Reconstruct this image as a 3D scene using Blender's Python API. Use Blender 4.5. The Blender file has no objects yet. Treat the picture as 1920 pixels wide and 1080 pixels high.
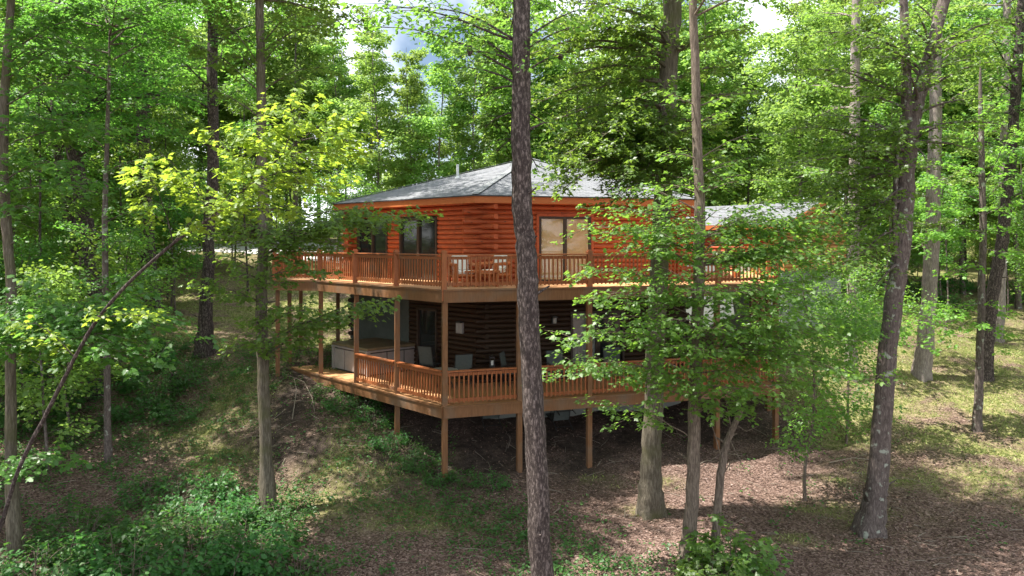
import bpy, math, random
import numpy as np
from mathutils import Vector
R = math.radians
sc = bpy.context.scene
col = sc.collection

# ------------------------------------------------------------------ camera, sky, sun, exposure
F = 1400.0          # focal length in photo pixels (1920 wide)
HY = 455.0          # horizon row
CZ = 6.36           # eye height
cam_d = bpy.data.cameras.new("camera")
cam = bpy.data.objects.new("camera", cam_d)
col.objects.link(cam)
cam.location = (0, 0, CZ)
cam.rotation_euler = (R(90), 0, 0)
cam_d.sensor_width = 36.0
cam_d.lens = F / 1920 * 36.0
cam_d.shift_y = -(540 - HY) / 1920
cam_d.clip_start = 0.1
cam_d.clip_end = 2000
sc.camera = cam

SUN_AZ, SUN_EL = R(184), R(65)
sdir = Vector((math.cos(SUN_AZ) * math.cos(SUN_EL), math.sin(SUN_AZ) * math.cos(SUN_EL), math.sin(SUN_EL)))
w = bpy.data.worlds.new("World")
sc.world = w
w.use_nodes = True
nt = w.node_tree
bg = nt.nodes["Background"]
sky = nt.nodes.new("ShaderNodeTexSky")
sky.sky_type = 'NISHITA'
sky.sun_disc = False
sky.sun_elevation = SUN_EL
sky.sun_rotation = math.atan2(sdir.x, sdir.y)
sky.air_density = 1.0
sky.dust_density = 1.5
tcs = nt.nodes.new("ShaderNodeTexCoord")
cn = nt.nodes.new("ShaderNodeTexNoise")
cn.inputs["Scale"].default_value = 3.0
cn.inputs["Detail"].default_value = 6.0
cr = nt.nodes.new("ShaderNodeMapRange")
cr.inputs[1].default_value = 0.39
cr.inputs[2].default_value = 0.60
mx = nt.nodes.new("ShaderNodeMix")
mx.data_type = 'RGBA'
mx.inputs[7].default_value = (15.5, 16.2, 17.2, 1)
nt.links.new(tcs.outputs["Generated"], cn.inputs["Vector"])
nt.links.new(cn.outputs["Fac"], cr.inputs[0])
nt.links.new(cr.outputs[0], mx.inputs[0])
nt.links.new(sky.outputs[0], mx.inputs[6])
nt.links.new(mx.outputs[2], bg.inputs[0])
bg.inputs[1].default_value = 0.058

sl = bpy.data.lights.new("sun", 'SUN')
sl.energy = 5.0
sl.angle = R(0.6)
sl.color = (1.0, 0.95, 0.86)
so = bpy.data.objects.new("sun", sl)
col.objects.link(so)
so.rotation_euler = sdir.to_track_quat('Z', 'Y').to_euler()
so.location = (0, 0, 60)

sc.view_settings.view_transform = 'Standard'
sc.view_settings.look = 'None'
sc.view_settings.exposure = 1.5
sc.view_settings.gamma = 1.0
sc.cycles.max_bounces = 8
sc.cycles.diffuse_bounces = 4
sc.cycles.glossy_bounces = 2
sc.cycles.transmission_bounces = 5
sc.cycles.transparent_max_bounces = 6
sc.cycles.use_denoising = True
sc.cycles.sample_clamp_indirect = 6.0


def at(px, py, d):
    return np.array([(px - 960) / F * d, d, CZ - (py - HY) / F * d])


# ------------------------------------------------------------------ tagging and mesh helpers
def tag(o, label=None, cat=None, group=None, kind=None):
    if label: o["label"] = label
    if cat: o["category"] = cat
    if group: o["group"] = group
    if kind: o["kind"] = kind
    return o


def empty(name, loc, label=None, cat=None, group=None, rz=0):
    o = bpy.data.objects.new(name, None)
    col.objects.link(o)
    o.empty_display_size = 0.2
    o.location = loc
    o.rotation_euler = (0, 0, rz)
    return tag(o, label, cat, group)


def np_mesh(name, V, loop_idx, loop_start, mats, smooth=False, mat_idx=None):
    me = bpy.data.meshes.new(name)
    V = np.ascontiguousarray(V, dtype=np.float32)
    me.vertices.add(len(V))
    me.vertices.foreach_set("co", V.ravel())
    me.loops.add(len(loop_idx))
    me.loops.foreach_set("vertex_index", np.ascontiguousarray(loop_idx, dtype=np.int32))
    me.polygons.add(len(loop_start))
    me.polygons.foreach_set("loop_start", np.ascontiguousarray(loop_start, dtype=np.int32))
    me.polygons.foreach_set("use_smooth", np.full(len(loop_start), smooth, dtype=bool))
    if mat_idx is not None:
        me.polygons.foreach_set("material_index", np.ascontiguousarray(mat_idx, dtype=np.int32))
    me.update(calc_edges=True)
    for m in (mats if isinstance(mats, (list, tuple)) else [mats]):
        me.materials.append(m)
    return me


def link(name, me, parent=None):
    o = bpy.data.objects.new(name, me)
    col.objects.link(o)
    if parent is not None:
        o.parent = parent
    return o


def nrm(v):
    v = np.asarray(v, float)
    return v / (np.linalg.norm(v, axis=-1, keepdims=True) + 1e-12)


class MB:
    """collects solids in world space; build() links ONE mesh, kept in world place under its parent"""
    def __init__(self):
        self.v, self.f, self.uv = [], [], {}

    def add(self, vs, fs):
        b = len(self.v)
        self.v += [tuple(map(float, p)) for p in vs]
        self.f += [tuple(i + b for i in f) for f in fs]

    def hexa(self, o, ax, ay, az):
        o, ax, ay, az = map(lambda q: np.asarray(q, float), (o, ax, ay, az))
        p = [o, o + ax, o + ax + ay, o + ay]
        p += [q + az for q in p]
        fs = [(0, 3, 2, 1), (4, 5, 6, 7), (0, 1, 5, 4), (1, 2, 6, 5), (2, 3, 7, 6), (3, 0, 4, 7)]
        if np.dot(np.cross(ax, ay), az) < 0:
            fs = [f[::-1] for f in fs]
        self.add(p, fs)

    def box(self, c, s, ang=0):
        c = np.asarray(c, float)
        u = np.array([math.cos(ang), math.sin(ang), 0]); v = np.array([-u[1], u[0], 0])
        ax, ay, az = u * s[0], v * s[1], np.array([0, 0, s[2]])
        self.hexa(c - (ax + ay + az) / 2, ax, ay, az)

    def beam(self, p0, p1, wd, h, up=(0, 0, 1)):
        """rectangular bar from p0 to p1; wd sideways, h along up; centred"""
        p0, p1 = np.asarray(p0, float), np.asarray(p1, float)
        a = p1 - p0
        side = np.cross(nrm(a), up)
        if np.linalg.norm(side) < 1e-4:
            side = np.cross(nrm(a), (1, 0, 0))
        side = nrm(side); u2 = np.cross(side, nrm(a))
        self.hexa(p0 - side * wd / 2 - u2 * h / 2, a, side * wd, u2 * h)

    def prism(self, poly, z0, z1):
        n = len(poly)
        vs = [(p[0], p[1], z0) for p in poly] + [(p[0], p[1], z1) for p in poly]
        area = sum(poly[i][0] * poly[(i + 1) % n][1] - poly[(i + 1) % n][0] * poly[i][1] for i in range(n))
        fs = [tuple(range(n))[::-1], tuple(range(n, 2 * n))] + [(i, (i + 1) % n, n + (i + 1) % n, n + i) for i in range(n)]
        if area < 0:
            fs = [f[::-1] for f in fs]
        self.add(vs, fs)

    def cyl(self, p0, p1, r0, r1=None, n=12):
        self.tube([p0, p1], [r0, r0 if r1 is None else r1], n)

    def tube(self, pts, rad, n=8):
        V, Q = tube_np(np.asarray(pts, float), np.asarray(rad, float), n)
        k = len(pts)
        fs = [tuple(q) for q in Q] + [tuple(range(n))[::-1], tuple(range((k - 1) * n, k * n))]
        self.add(V, fs)

    def build(self, name, mat, parent=None, smooth=False, bevel=0, origin=None):
        V = np.array(self.v, float)
        if parent is not None:
            V = V - world_loc(parent)
        elif origin is not None:
            V = V - np.asarray(origin, float)
        me = bpy.data.meshes.new(name)
        me.from_pydata(V.tolist(), [], self.f)
        me.materials.append(mat)
        if smooth:
            me.polygons.foreach_set("use_smooth", [True] * len(me.polygons))
            me.update()
            try:
                me.set_sharp_from_angle(angle=R(40))
            except Exception:
                pass
        me.update()
        o = link(name, me, parent)
        if parent is None and origin is not None:
            o.location = tuple(origin)
        if bevel:
            b = o.modifiers.new("bevel", 'BEVEL'); b.width = bevel; b.segments = 2; b.limit_method = 'ANGLE'
        return o


def world_loc(o):
    p = np.zeros(3)
    while o is not None:
        p += np.array(o.location); o = o.parent
    return p


def tube_np(P, rad, n=8, lump=None):
    k = len(P)
    T = np.gradient(P, axis=0) if k > 2 else np.repeat((P[1] - P[0])[None], 2, 0)
    T = nrm(T)
    ref = np.array([1.0, 0.2, 0.1]) if abs(T[0][0]) < 0.8 else np.array([0, 1.0, 0.1])
    fr = []
    a = nrm(np.cross(T[0], ref))
    for i in range(k):
        a = nrm(a - T[i] * np.dot(a, T[i]))
        fr.append((a, np.cross(T[i], a)))
    th = np.linspace(0, 2 * math.pi, n, endpoint=False)
    V = np.zeros((k, n, 3))
    for i in range(k):
        r = rad[i] if lump is None else rad[i] * lump[i]
        V[i] = P[i] + (np.cos(th)[:, None] * fr[i][0] + np.sin(th)[:, None] * fr[i][1]) * (np.asarray(r)[..., None] if np.ndim(r) else r)
    j = np.arange(n); j2 = (j + 1) % n
    Q = [np.stack([i * n + j, i * n + j2, (i + 1) * n + j2, (i + 1) * n + j], 1) for i in range(k - 1)]
    return V.reshape(-1, 3), np.concatenate(Q)


# ------------------------------------------------------------------ materials
def new_mat(name):
    m = bpy.data.materials.new(name); m.use_nodes = True
    n = m.node_tree
    return m, n, n.nodes["Principled BSDF"], n.nodes, n.links


def ramp_node(N, stops):
    r = N.new("ShaderNodeValToRGB")
    e = r.color_ramp.elements
    while len(e) < len(stops): e.new(0.5)
    for i, (p, c) in enumerate(stops):
        e[i].position = p; e[i].color = (*c, 1)
    return r


def noise_mat(name, stops, scale=(1, 1, 1), ns=5.0, detail=6, rough=0.7, bump=0.0, bump_d=0.01, spec=0.3, second=None):
    m, n, p, N, L = new_mat(name)
    tc = N.new("ShaderNodeTexCoord"); mp = N.new("ShaderNodeMapping")
    mp.inputs["Scale"].default_value = scale
    nz = N.new("ShaderNodeTexNoise"); nz.inputs["Scale"].default_value = ns; nz.inputs["Detail"].default_value = detail
    nz.inputs["Roughness"].default_value = 0.65
    L.new(tc.outputs["Object"], mp.inputs["Vector"]); L.new(mp.outputs[0], nz.inputs["Vector"])
    r = ramp_node(N, stops); L.new(nz.outputs["Fac"], r.inputs[0])
    c = r.outputs[0]
    if second:
        n2 = N.new("ShaderNodeTexNoise"); n2.inputs["Scale"].default_value = second[0]; n2.inputs["Detail"].default_value = 4
        L.new(tc.outputs["Object"], n2.inputs["Vector"])
        r2 = ramp_node(N, [(second[2], (0, 0, 0)), (second[3], (1, 1, 1))]); L.new(n2.outputs["Fac"], r2.inputs[0])
        mm = N.new("ShaderNodeMix"); mm.data_type = 'RGBA'
        mm.inputs[7].default_value = (*second[1], 1)
        L.new(r2.outputs[0], mm.inputs[0]); L.new(c, mm.inputs[6]); c = mm.outputs[2]
    L.new(c, p.inputs["Base Color"])
    p.inputs["Roughness"].default_value = rough
    p.inputs["Specular IOR Level"].default_value = spec
    if bump:
        b = N.new("ShaderNodeBump"); b.inputs["Strength"].default_value = bump; b.inputs["Distance"].default_value = bump_d
        L.new(nz.outputs["Fac"], b.inputs["Height"]); L.new(b.outputs[0], p.inputs["Normal"])
    return m


def add_knots(m, scale=(3, 3, 7), thr=.10, colr=(.07, .022, .012)):
    n = m.node_tree; N, L = n.nodes, n.links; p = N["Principled BSDF"]
    src = p.inputs["Base Color"].links[0].from_socket
    tc = N.new("ShaderNodeTexCoord"); mp = N.new("ShaderNodeMapping"); mp.inputs["Scale"].default_value = scale
    vo = N.new("ShaderNodeTexVoronoi"); vo.inputs["Scale"].default_value = 1.0
    L.new(tc.outputs["Object"], mp.inputs["Vector"]); L.new(mp.outputs[0], vo.inputs["Vector"])
    r = ramp_node(N, [(thr * .6, (1, 1, 1)), (thr * 1.5, (0, 0, 0))]); L.new(vo.outputs["Distance"], r.inputs[0])
    mm = N.new("ShaderNodeMix"); mm.data_type = 'RGBA'; mm.inputs[7].default_value = (*colr, 1)
    L.new(r.outputs[0], mm.inputs[0]); L.new(src, mm.inputs[6]); L.new(mm.outputs[2], p.inputs["Base Color"])
    return m


def bark_mat(name, dark, mid, light, sz=(9, 9, 2.2), lichen=None, lich_amt=(0.62, 0.68), moss=None):
    m, n, p, N, L = new_mat(name)
    tc = N.new("ShaderNodeTexCoord"); mp = N.new("ShaderNodeMapping"); mp.inputs["Scale"].default_value = sz
    L.new(tc.outputs["Object"], mp.inputs["Vector"])
    vo = N.new("ShaderNodeTexVoronoi"); vo.feature = 'DISTANCE_TO_EDGE'; vo.inputs["Scale"].default_value = 2.6
    nz = N.new("ShaderNodeTexNoise"); nz.inputs["Scale"].default_value = 2.5; nz.inputs["Detail"].default_value = 8; nz.inputs["Roughness"].default_value = 0.7
    L.new(mp.outputs[0], nz.inputs["Vector"])
    ad = N.new("ShaderNodeVectorMath"); ad.operation = 'ADD'
    L.new(mp.outputs[0], ad.inputs[0]); L.new(nz.outputs["Color"], ad.inputs[1])
    L.new(ad.outputs[0], vo.inputs["Vector"])
    r = ramp_node(N, [(0.28, dark), (0.5, mid), (0.72, light)])
    mul = N.new("ShaderNodeMath"); mul.operation = 'MULTIPLY_ADD'
    mul.inputs[1].default_value = 0.9; mul.inputs[2].default_value = 0.0
    L.new(nz.outputs["Fac"], mul.inputs[0])
    mn = N.new("ShaderNodeMath"); mn.operation = 'MULTIPLY_ADD'; mn.inputs[1].default_value = 0.5
    L.new(vo.outputs["Distance"], mn.inputs[0]); L.new(mul.outputs[0], mn.inputs[2])
    L.new(mn.outputs[0], r.inputs[0])
    c = r.outputs[0]
    if lichen:
        n2 = N.new("ShaderNodeTexNoise"); n2.inputs["Scale"].default_value = 5.5; n2.inputs["Detail"].default_value = 5
        L.new(tc.outputs["Object"], n2.inputs["Vector"])
        r2 = ramp_node(N, [(lich_amt[0], (0, 0, 0)), (lich_amt[1], (1, 1, 1))]); L.new(n2.outputs["Fac"], r2.inputs[0])
        mm = N.new("ShaderNodeMix"); mm.data_type = 'RGBA'; mm.inputs[7].default_value = (*lichen, 1)
        L.new(r2.outputs[0], mm.inputs[0]); L.new(c, mm.inputs[6]); c = mm.outputs[2]
    if moss:
        n3 = N.new("ShaderNodeTexNoise"); n3.inputs["Scale"].default_value = 1.4; n3.inputs["Detail"].default_value = 5
        L.new(tc.outputs["Object"], n3.inputs["Vector"])
        r3 = ramp_node(N, [(0.5, (0, 0, 0)), (0.66, (0.8, 0.8, 0.8))]); L.new(n3.outputs["Fac"], r3.inputs[0])
        mm = N.new("ShaderNodeMix"); mm.data_type = 'RGBA'; mm.inputs[7].default_value = (*moss, 1)
        L.new(r3.outputs[0], mm.inputs[0]); L.new(c, mm.inputs[6]); c = mm.outputs[2]
    L.new(c, p.inputs["Base Color"])
    p.inputs["Roughness"].default_value = 0.9; p.inputs["Specular IOR Level"].default_value = 0.2
    b = N.new("ShaderNodeBump"); b.inputs["Strength"].default_value = 0.9; b.inputs["Distance"].default_value = 0.03
    L.new(mn.outputs[0], b.inputs["Height"]); L.new(b.outputs[0], p.inputs["Normal"])
    return m


def leaf_mat(name, dark, light, trans, tfac=0.42, gloss=0.04):
    m = bpy.data.materials.new(name); m.use_nodes = True
    n = m.node_tree; N, L = n.nodes, n.links
    N.clear()
    out = N.new("ShaderNodeOutputMaterial")
    a = N.new("ShaderNodeAttribute"); a.attribute_name = "leaf_rand"
    oi = N.new("ShaderNodeObjectInfo")
    r = ramp_node(N, [(0.0, dark), (0.85, light), (1.0, tuple(min(1, q * 1.35) for q in light))])
    L.new(a.outputs["Fac"], r.inputs[0])
    hs = N.new("ShaderNodeHueSaturation")
    mr = N.new("ShaderNodeMapRange"); mr.inputs[3].default_value = 0.490; mr.inputs[4].default_value = 0.522
    hs.inputs["Saturation"].default_value = 0.98
    mv = N.new("ShaderNodeMapRange"); mv.inputs[3].default_value = 0.82; mv.inputs[4].default_value = 1.15
    L.new(oi.outputs["Random"], mr.inputs[0]); L.new(oi.outputs["Random"], mv.inputs[0])
    L.new(mr.outputs[0], hs.inputs["Hue"]); L.new(mv.outputs[0], hs.inputs["Value"])
    L.new(r.outputs[0], hs.inputs["Color"])
    df = N.new("ShaderNodeBsdfDiffuse"); L.new(hs.outputs[0], df.inputs[0])
    tr = N.new("ShaderNodeBsdfTranslucent")
    r2 = ramp_node(N, [(0.0, tuple(q * 0.7 for q in trans)), (1.0, trans)])
    L.new(a.outputs["Fac"], r2.inputs[0])
    h2 = N.new("ShaderNodeHueSaturation"); h2.inputs["Saturation"].default_value = 0.95
    L.new(mr.outputs[0], h2.inputs["Hue"]); L.new(mv.outputs[0], h2.inputs["Value"]); L.new(r2.outputs[0], h2.inputs["Color"]); L.new(h2.outputs[0], tr.inputs[0])
    m1 = N.new("ShaderNodeMixShader"); m1.inputs[0].default_value = tfac
    L.new(df.outputs[0], m1.inputs[1]); L.new(tr.outputs[0], m1.inputs[2])
    gl = N.new("ShaderNodeBsdfGlossy"); gl.inputs["Roughness"].default_value = 0.45
    m2 = N.new("ShaderNodeMixShader"); m2.inputs[0].default_value = gloss
    L.new(m1.outputs[0], m2.inputs[1]); L.new(gl.outputs[0], m2.inputs[2])
    L.new(m2.outputs[0], out.inputs[0])
    return m


def plain(name, c, rough=0.6, spec=0.4, metal=0.0, var=0.15, ns=12):
    d = tuple(q * (1 - var) for q in c); l = tuple(min(1, q * (1 + var)) for q in c)
    m = noise_mat(name, [(0.3, d), (0.7, l)], ns=ns, rough=rough, spec=spec)
    m.node_tree.nodes["Principled BSDF"].inputs["Metallic"].default_value = metal
    return m


M = {}
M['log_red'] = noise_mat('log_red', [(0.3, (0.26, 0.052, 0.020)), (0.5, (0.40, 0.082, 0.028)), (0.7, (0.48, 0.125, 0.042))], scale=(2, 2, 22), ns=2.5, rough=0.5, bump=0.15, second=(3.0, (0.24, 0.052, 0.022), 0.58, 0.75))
M['log_brown_shade'] = noise_mat('log_brown_shade', [(0.25, (0.020, 0.011, 0.007)), (0.5, (0.036, 0.019, 0.010)), (0.75, (0.050, 0.026, 0.014))], scale=(2, 2, 22), ns=2.5, rough=0.6, bump=0.15)  # brown lower logs with the porch shade darkened into their colour
add_knots(M['log_red'])
M['log_tan'] = noise_mat('log_tan', [(0.25, (0.34, 0.15, 0.05)), (0.5, (0.46, 0.21, 0.07)), (0.75, (0.52, 0.26, 0.10))], scale=(2, 2, 22), ns=2.5, rough=0.6, bump=0.15)
M['fascia'] = noise_mat('fascia_wood', [(0.25, (0.38, 0.10, 0.03)), (0.75, (0.52, 0.17, 0.055))], scale=(2, 2, 18), ns=2.5, rough=0.55, bump=0.1)
M['deck'] = noise_mat('deck_wood', [(0.2, (0.10, 0.046, 0.022)), (0.5, (0.19, 0.086, 0.036)), (0.8, (0.25, 0.125, 0.06))], scale=(14, 14, 1.5), ns=2.0, rough=0.65, bump=0.2, second=(1.6, (0.165, 0.115, 0.08), 0.48, 0.78))
M['rail'] = noise_mat('rail_wood', [(0.2, (0.19, 0.058, 0.022)), (0.5, (0.31, 0.098, 0.034)), (0.8, (0.39, 0.145, 0.055))], scale=(9, 9, 1.2), ns=2.5, rough=0.55, bump=0.15, second=(1.9, (0.21, 0.115, 0.07), 0.54, 0.80))
M['floor'] = noise_mat('deck_boards', [(0.2, (0.36, 0.17, 0.075)), (0.5, (0.50, 0.26, 0.12)), (0.8, (0.58, 0.34, 0.18))], scale=(3, 16, 4), ns=1.6, rough=0.65, bump=0.2)
M['trim_dark'] = plain('window_frame_brown', (0.045, 0.028, 0.02), 0.5)
M['blind'] = plain('blind_fabric', (0.60, 0.43, 0.23), 0.8, var=0.06)
M['blind_grey'] = plain('blind_grey', (0.20, 0.22, 0.21), 0.8, var=0.06)
M['glass'] = plain('dark_glass', (0.018, 0.022, 0.022), 0.06, 0.6, var=0.2, ns=1.2)
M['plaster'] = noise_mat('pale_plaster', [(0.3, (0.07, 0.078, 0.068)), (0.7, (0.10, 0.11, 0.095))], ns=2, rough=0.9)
M['concrete'] = noise_mat('concrete', [(0.3, (0.17, 0.18, 0.17)), (0.7, (0.23, 0.24, 0.225))], ns=3, rough=0.9, bump=0.1)
M['siding'] = noise_mat('grey_siding', [(0.3, (0.20, 0.22, 0.205)), (0.7, (0.27, 0.29, 0.27))], scale=(12, 12, 1), ns=2, rough=0.8, bump=0.2)
M['white'] = plain('white_paint', (0.75, 0.74, 0.70), 0.5, var=0.05)
M['cushion'] = plain('cream_cushion', (0.75, 0.72, 0.66), 0.9, var=0.05)
M['tub'] = plain('tub_panel_grey', (0.30, 0.27, 0.26), 0.6, var=0.12, ns=5)
M['tub_cover'] = plain('tub_cover_vinyl', (0.17, 0.13, 0.075), 0.55, var=0.2, ns=4)
M['sling'] = plain('sling_mesh', (0.085, 0.10, 0.095), 0.8)
M['metal_dark'] = plain('dark_metal', (0.025, 0.024, 0.024), 0.45)
M['pvc'] = plain('pvc_pipe', (0.62, 0.64, 0.66), 0.5, var=0.05)
M['barrel'] = plain('barrel_teal', (0.03, 0.13, 0.15), 0.5)
M['lamp_glass'] = plain('lamp_glass', (0.36, 0.36, 0.34), 0.2, var=0.03)
M['bark_dark'] = bark_mat('bark_dark_flaky', (0.020, 0.015, 0.014), (0.052, 0.040, 0.036), (0.21, 0.17, 0.155), sz=(9, 9, 3.2))
M['bark_grey'] = bark_mat('bark_grey_lichen', (0.045, 0.035, 0.032), (0.12, 0.095, 0.085), (0.22, 0.18, 0.16), sz=(10, 10, 2.2), lichen=(0.33, 0.35, 0.29), lich_amt=(0.60, 0.66))
M['bark_brown'] = bark_mat('bark_brown', (0.055, 0.042, 0.033), (0.145, 0.112, 0.088), (0.28, 0.225, 0.18), sz=(12, 12, 1.6))
M['bark_moss'] = bark_mat('bark_mossy', (0.04, 0.034, 0.026), (0.12, 0.10, 0.075), (0.22, 0.19, 0.15), sz=(12, 12, 1.4), moss=(0.085, 0.085, 0.035))
M['bark_pale'] = bark_mat('bark_pale', (0.10, 0.08, 0.07), (0.24, 0.20, 0.18), (0.38, 0.33, 0.30), sz=(10, 10, 1.8))
M['stick'] = plain('weathered_stick', (0.24, 0.20, 0.16), 0.9)
M['leaf_mid'] = leaf_mat('leaf_mid', (0.052, 0.115, 0.020), (0.115, 0.205, 0.036), (0.36, 0.62, 0.05), tfac=.5, gloss=.04)
M['leaf_dark'] = leaf_mat('leaf_dark', (0.040, 0.100, 0.022), (0.090, 0.180, 0.035), (0.30, 0.58, 0.05), tfac=0.48, gloss=.035)
M['leaf_maple'] = leaf_mat('leaf_maple', (0.060, 0.130, 0.026), (0.125, 0.225, 0.04), (0.38, 0.66, 0.05), tfac=0.5, gloss=.04)
M['leaf_lightmaple'] = leaf_mat('leaf_lightmaple', (0.08, 0.17, 0.028), (0.16, 0.27, 0.04), (0.42, 0.68, 0.05), tfac=.5, gloss=.03)
M['leaf_lime'] = leaf_mat('leaf_lime', (0.09, 0.20, 0.022), (0.20, 0.33, 0.028), (0.55, 0.80, 0.045), tfac=0.55, gloss=.03)
M['leaf_far'] = leaf_mat('leaf_far', (0.085, 0.165, 0.035), (0.18, 0.28, 0.06), (0.48, 0.70, 0.10), tfac=0.52, gloss=.03)  # greens lifted to stand in for haze over the far woods
M['leaf_shrub'] = leaf_mat('leaf_shrub', (0.030, 0.090, 0.022), (0.070, 0.165, 0.038), (0.17, 0.42, 0.05), tfac=0.42, gloss=.025)
M['grass'] = leaf_mat('grass_blade', (0.10, 0.135, 0.032), (0.30, 0.315, 0.11), (0.36, 0.42, 0.09), tfac=0.3, gloss=0.02)
M['litter'] = leaf_mat('dry_leaf', (0.100, 0.062, 0.050), (0.30, 0.20, 0.165), (0.20, 0.10, 0.07), tfac=0.15, gloss=0.02)

# shingle roof: courses follow the UVs (u along the eave, v up the slope)
m, n, p, N, L = new_mat('roof_shingles')
uvn = N.new("ShaderNodeUVMap"); uvn.uv_map = "slope"
bk = N.new("ShaderNodeTexBrick")
bk.inputs["Scale"].default_value = 1.0
bk.inputs["Brick Width"].default_value = 0.32; bk.inputs["Row Height"].default_value = 0.14
bk.inputs["Mortar Size"].default_value = 0.012; bk.inputs["Mortar Smooth"].default_value = 0.4
bk.inputs["Color1"].default_value = (0.115, 0.12, 0.135, 1); bk.inputs["Color2"].default_value = (0.185, 0.19, 0.206, 1)
bk.inputs["Mortar"].default_value = (0.06, 0.063, 0.07, 1)
L.new(uvn.outputs[0], bk.inputs["Vector"])
nz = N.new("ShaderNodeTexNoise"); nz.inputs["Scale"].default_value = 1.3; nz.inputs["Detail"].default_value = 6
L.new(uvn.outputs[0], nz.inputs["Vector"])
mrr = N.new("ShaderNodeMapRange"); mrr.inputs[3].default_value = 0.72; mrr.inputs[4].default_value = 1.2
L.new(nz.outputs["Fac"], mrr.inputs[0])
hv = N.new("ShaderNodeHueSaturation"); L.new(bk.outputs["Color"], hv.inputs["Color"]); L.new(mrr.outputs[0], hv.inputs["Value"])
L.new(hv.outputs[0], p.inputs["Base Color"]); p.inputs["Roughness"].default_value = 0.85
bp = N.new("ShaderNodeBump"); bp.inputs["Strength"].default_value = 0.5; bp.inputs["Distance"].default_value = 0.01
L.new(bk.outputs["Fac"], bp.inputs["Height"]); bp.invert = True; L.new(bp.outputs[0], p.inputs["Normal"])
M['shingle'] = m
M['hip'] = plain('hip_cap_shingle', (0.25, 0.26, 0.27), 0.85, var=0.1, ns=6)

# ------------------------------------------------------------------ terrain
ctrl = [(832, 900, 20), (974, 897, 20.66), (1112, 877, 21.3), (1238, 857, 22), (1356, 842, 22.6), (1461, 835, 23.3),
        (741, 815, 21.66), (663, 750, 23.3), (601, 715, 25), (544, 685, 26.6), (560, 612, 36),
        (1018, 1245, 12.3), (1216, 955, 18.4), (1287, 1050, 15.8), (1633, 1003, 17.5), (1595, 715, 28.4), (1728, 707, 28.7),
        (1832, 795, 25), (1868, 640, 37), (1555, 588, 34.5), (1520, 770, 25.5), (1475, 690, 28), (1465, 605, 32), (1620, 600, 37), (1900, 560, 52), (1700, 540, 48),
        (500, 965, 18.3), (203, 865, 21), (28, 1045, 15), (185, 745, 25.5), (385, 662, 28.6), (286, 592, 34),
        (380, 478, 50), (380, 455, 60), (150, 560, 42), (60, 640, 32), (50, 480, 58), (-300, 480, 60), (-300, 700, 25), (-300, 1000, 14),
        (1150, 480, 60), (1900, 475, 80), (2300, 600, 45), (2300, 800, 24), (2300, 1100, 14), (1100, 560, 40),
        (0, 1400, 9.5), (1900, 1450, 9), (1900, 1085, 14.5), (450, 1085, 14.6), (960, 2200, 5), (1440, 640, 33)]
CP = np.array([at(*c) for c in ctrl])
ext = np.array([(-45, 95, 7.5), (0, 100, 8), (45, 95, 7), (-60, 30, 3.5), (60, 30, 1.5), (-45, -10, -1.2), (45, -10, -1.5), (0, -25, -2.5)], float)
CP = np.concatenate([CP, ext])


def _tps(r):
    return np.where(r > 1e-9, r * r * np.log(r + 1e-12), 0)


_K = _tps(np.linalg.norm(CP[:, None, :2] - CP[None, :, :2], axis=2)) + np.eye(len(CP)) * 6.0
_Pm = np.concatenate([np.ones((len(CP), 1)), CP[:, :2]], 1)
_A = np.block([[_K, _Pm], [_Pm.T, np.zeros((3, 3))]])
_W = np.linalg.solve(_A, np.concatenate([CP[:, 2], np.zeros(3)]))


def zg(x, y):
    x = np.atleast_1d(np.asarray(x, float)); y = np.atleast_1d(np.asarray(y, float))
    sh = x.shape
    xf, yf = np.clip(x.ravel(), -60, 60), np.clip(y.ravel(), -25, 100)
    out = np.zeros(len(xf))
    for i in range(0, len(xf), 60000):
        xx, yy = xf[i:i + 60000], yf[i:i + 60000]
        r = np.hypot(xx[:, None] - CP[None, :, 0], yy[:, None] - CP[None, :, 1])
        out[i:i + 60000] = _tps(r) @ _W[:len(CP)] + _W[-3] + _W[-2] * xx + _W[-1] * yy
    out += 0.05 * np.sin(xf * 1.3 + 0.7 * yf) + 0.035 * np.sin(2.9 * xf - 2.1 * yf) + 0.02 * np.sin(5.3 * yf + 3.3 * xf)
    return out.reshape(sh)


def zg1(x, y):
    return float(zg(x, y)[0])


def on_ground(px, py):
    d = np.linspace(6, 90, 900)
    X = (px - 960) / F * d; Z = CZ - (py - HY) / F * d
    g = zg(X, d)
    k = np.argmax(Z < g)
    if not (Z < g).any(): k = len(d) - 1
    return np.array([X[k], d[k], g[k]])


def sst(v):
    v = np.clip(v, 0, 1); return v * v * (3 - 2 * v)


def fbm(x, y, s=1.0, seed=0):
    o = 0
    for i, (a, b) in enumerate([(1.0, 1), (2.1, .5), (4.3, .3), (8.7, .18)]):
        o = o + b * np.sin(s * a * x * 1.1 + 1.7 * np.sin(s * a * y * .9 + i + seed) + seed * 2) * np.sin(s * a * y * 1.2 + 1.3 * np.sin(s * a * x * .8 + 2 * i + seed))
    return o


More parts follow.
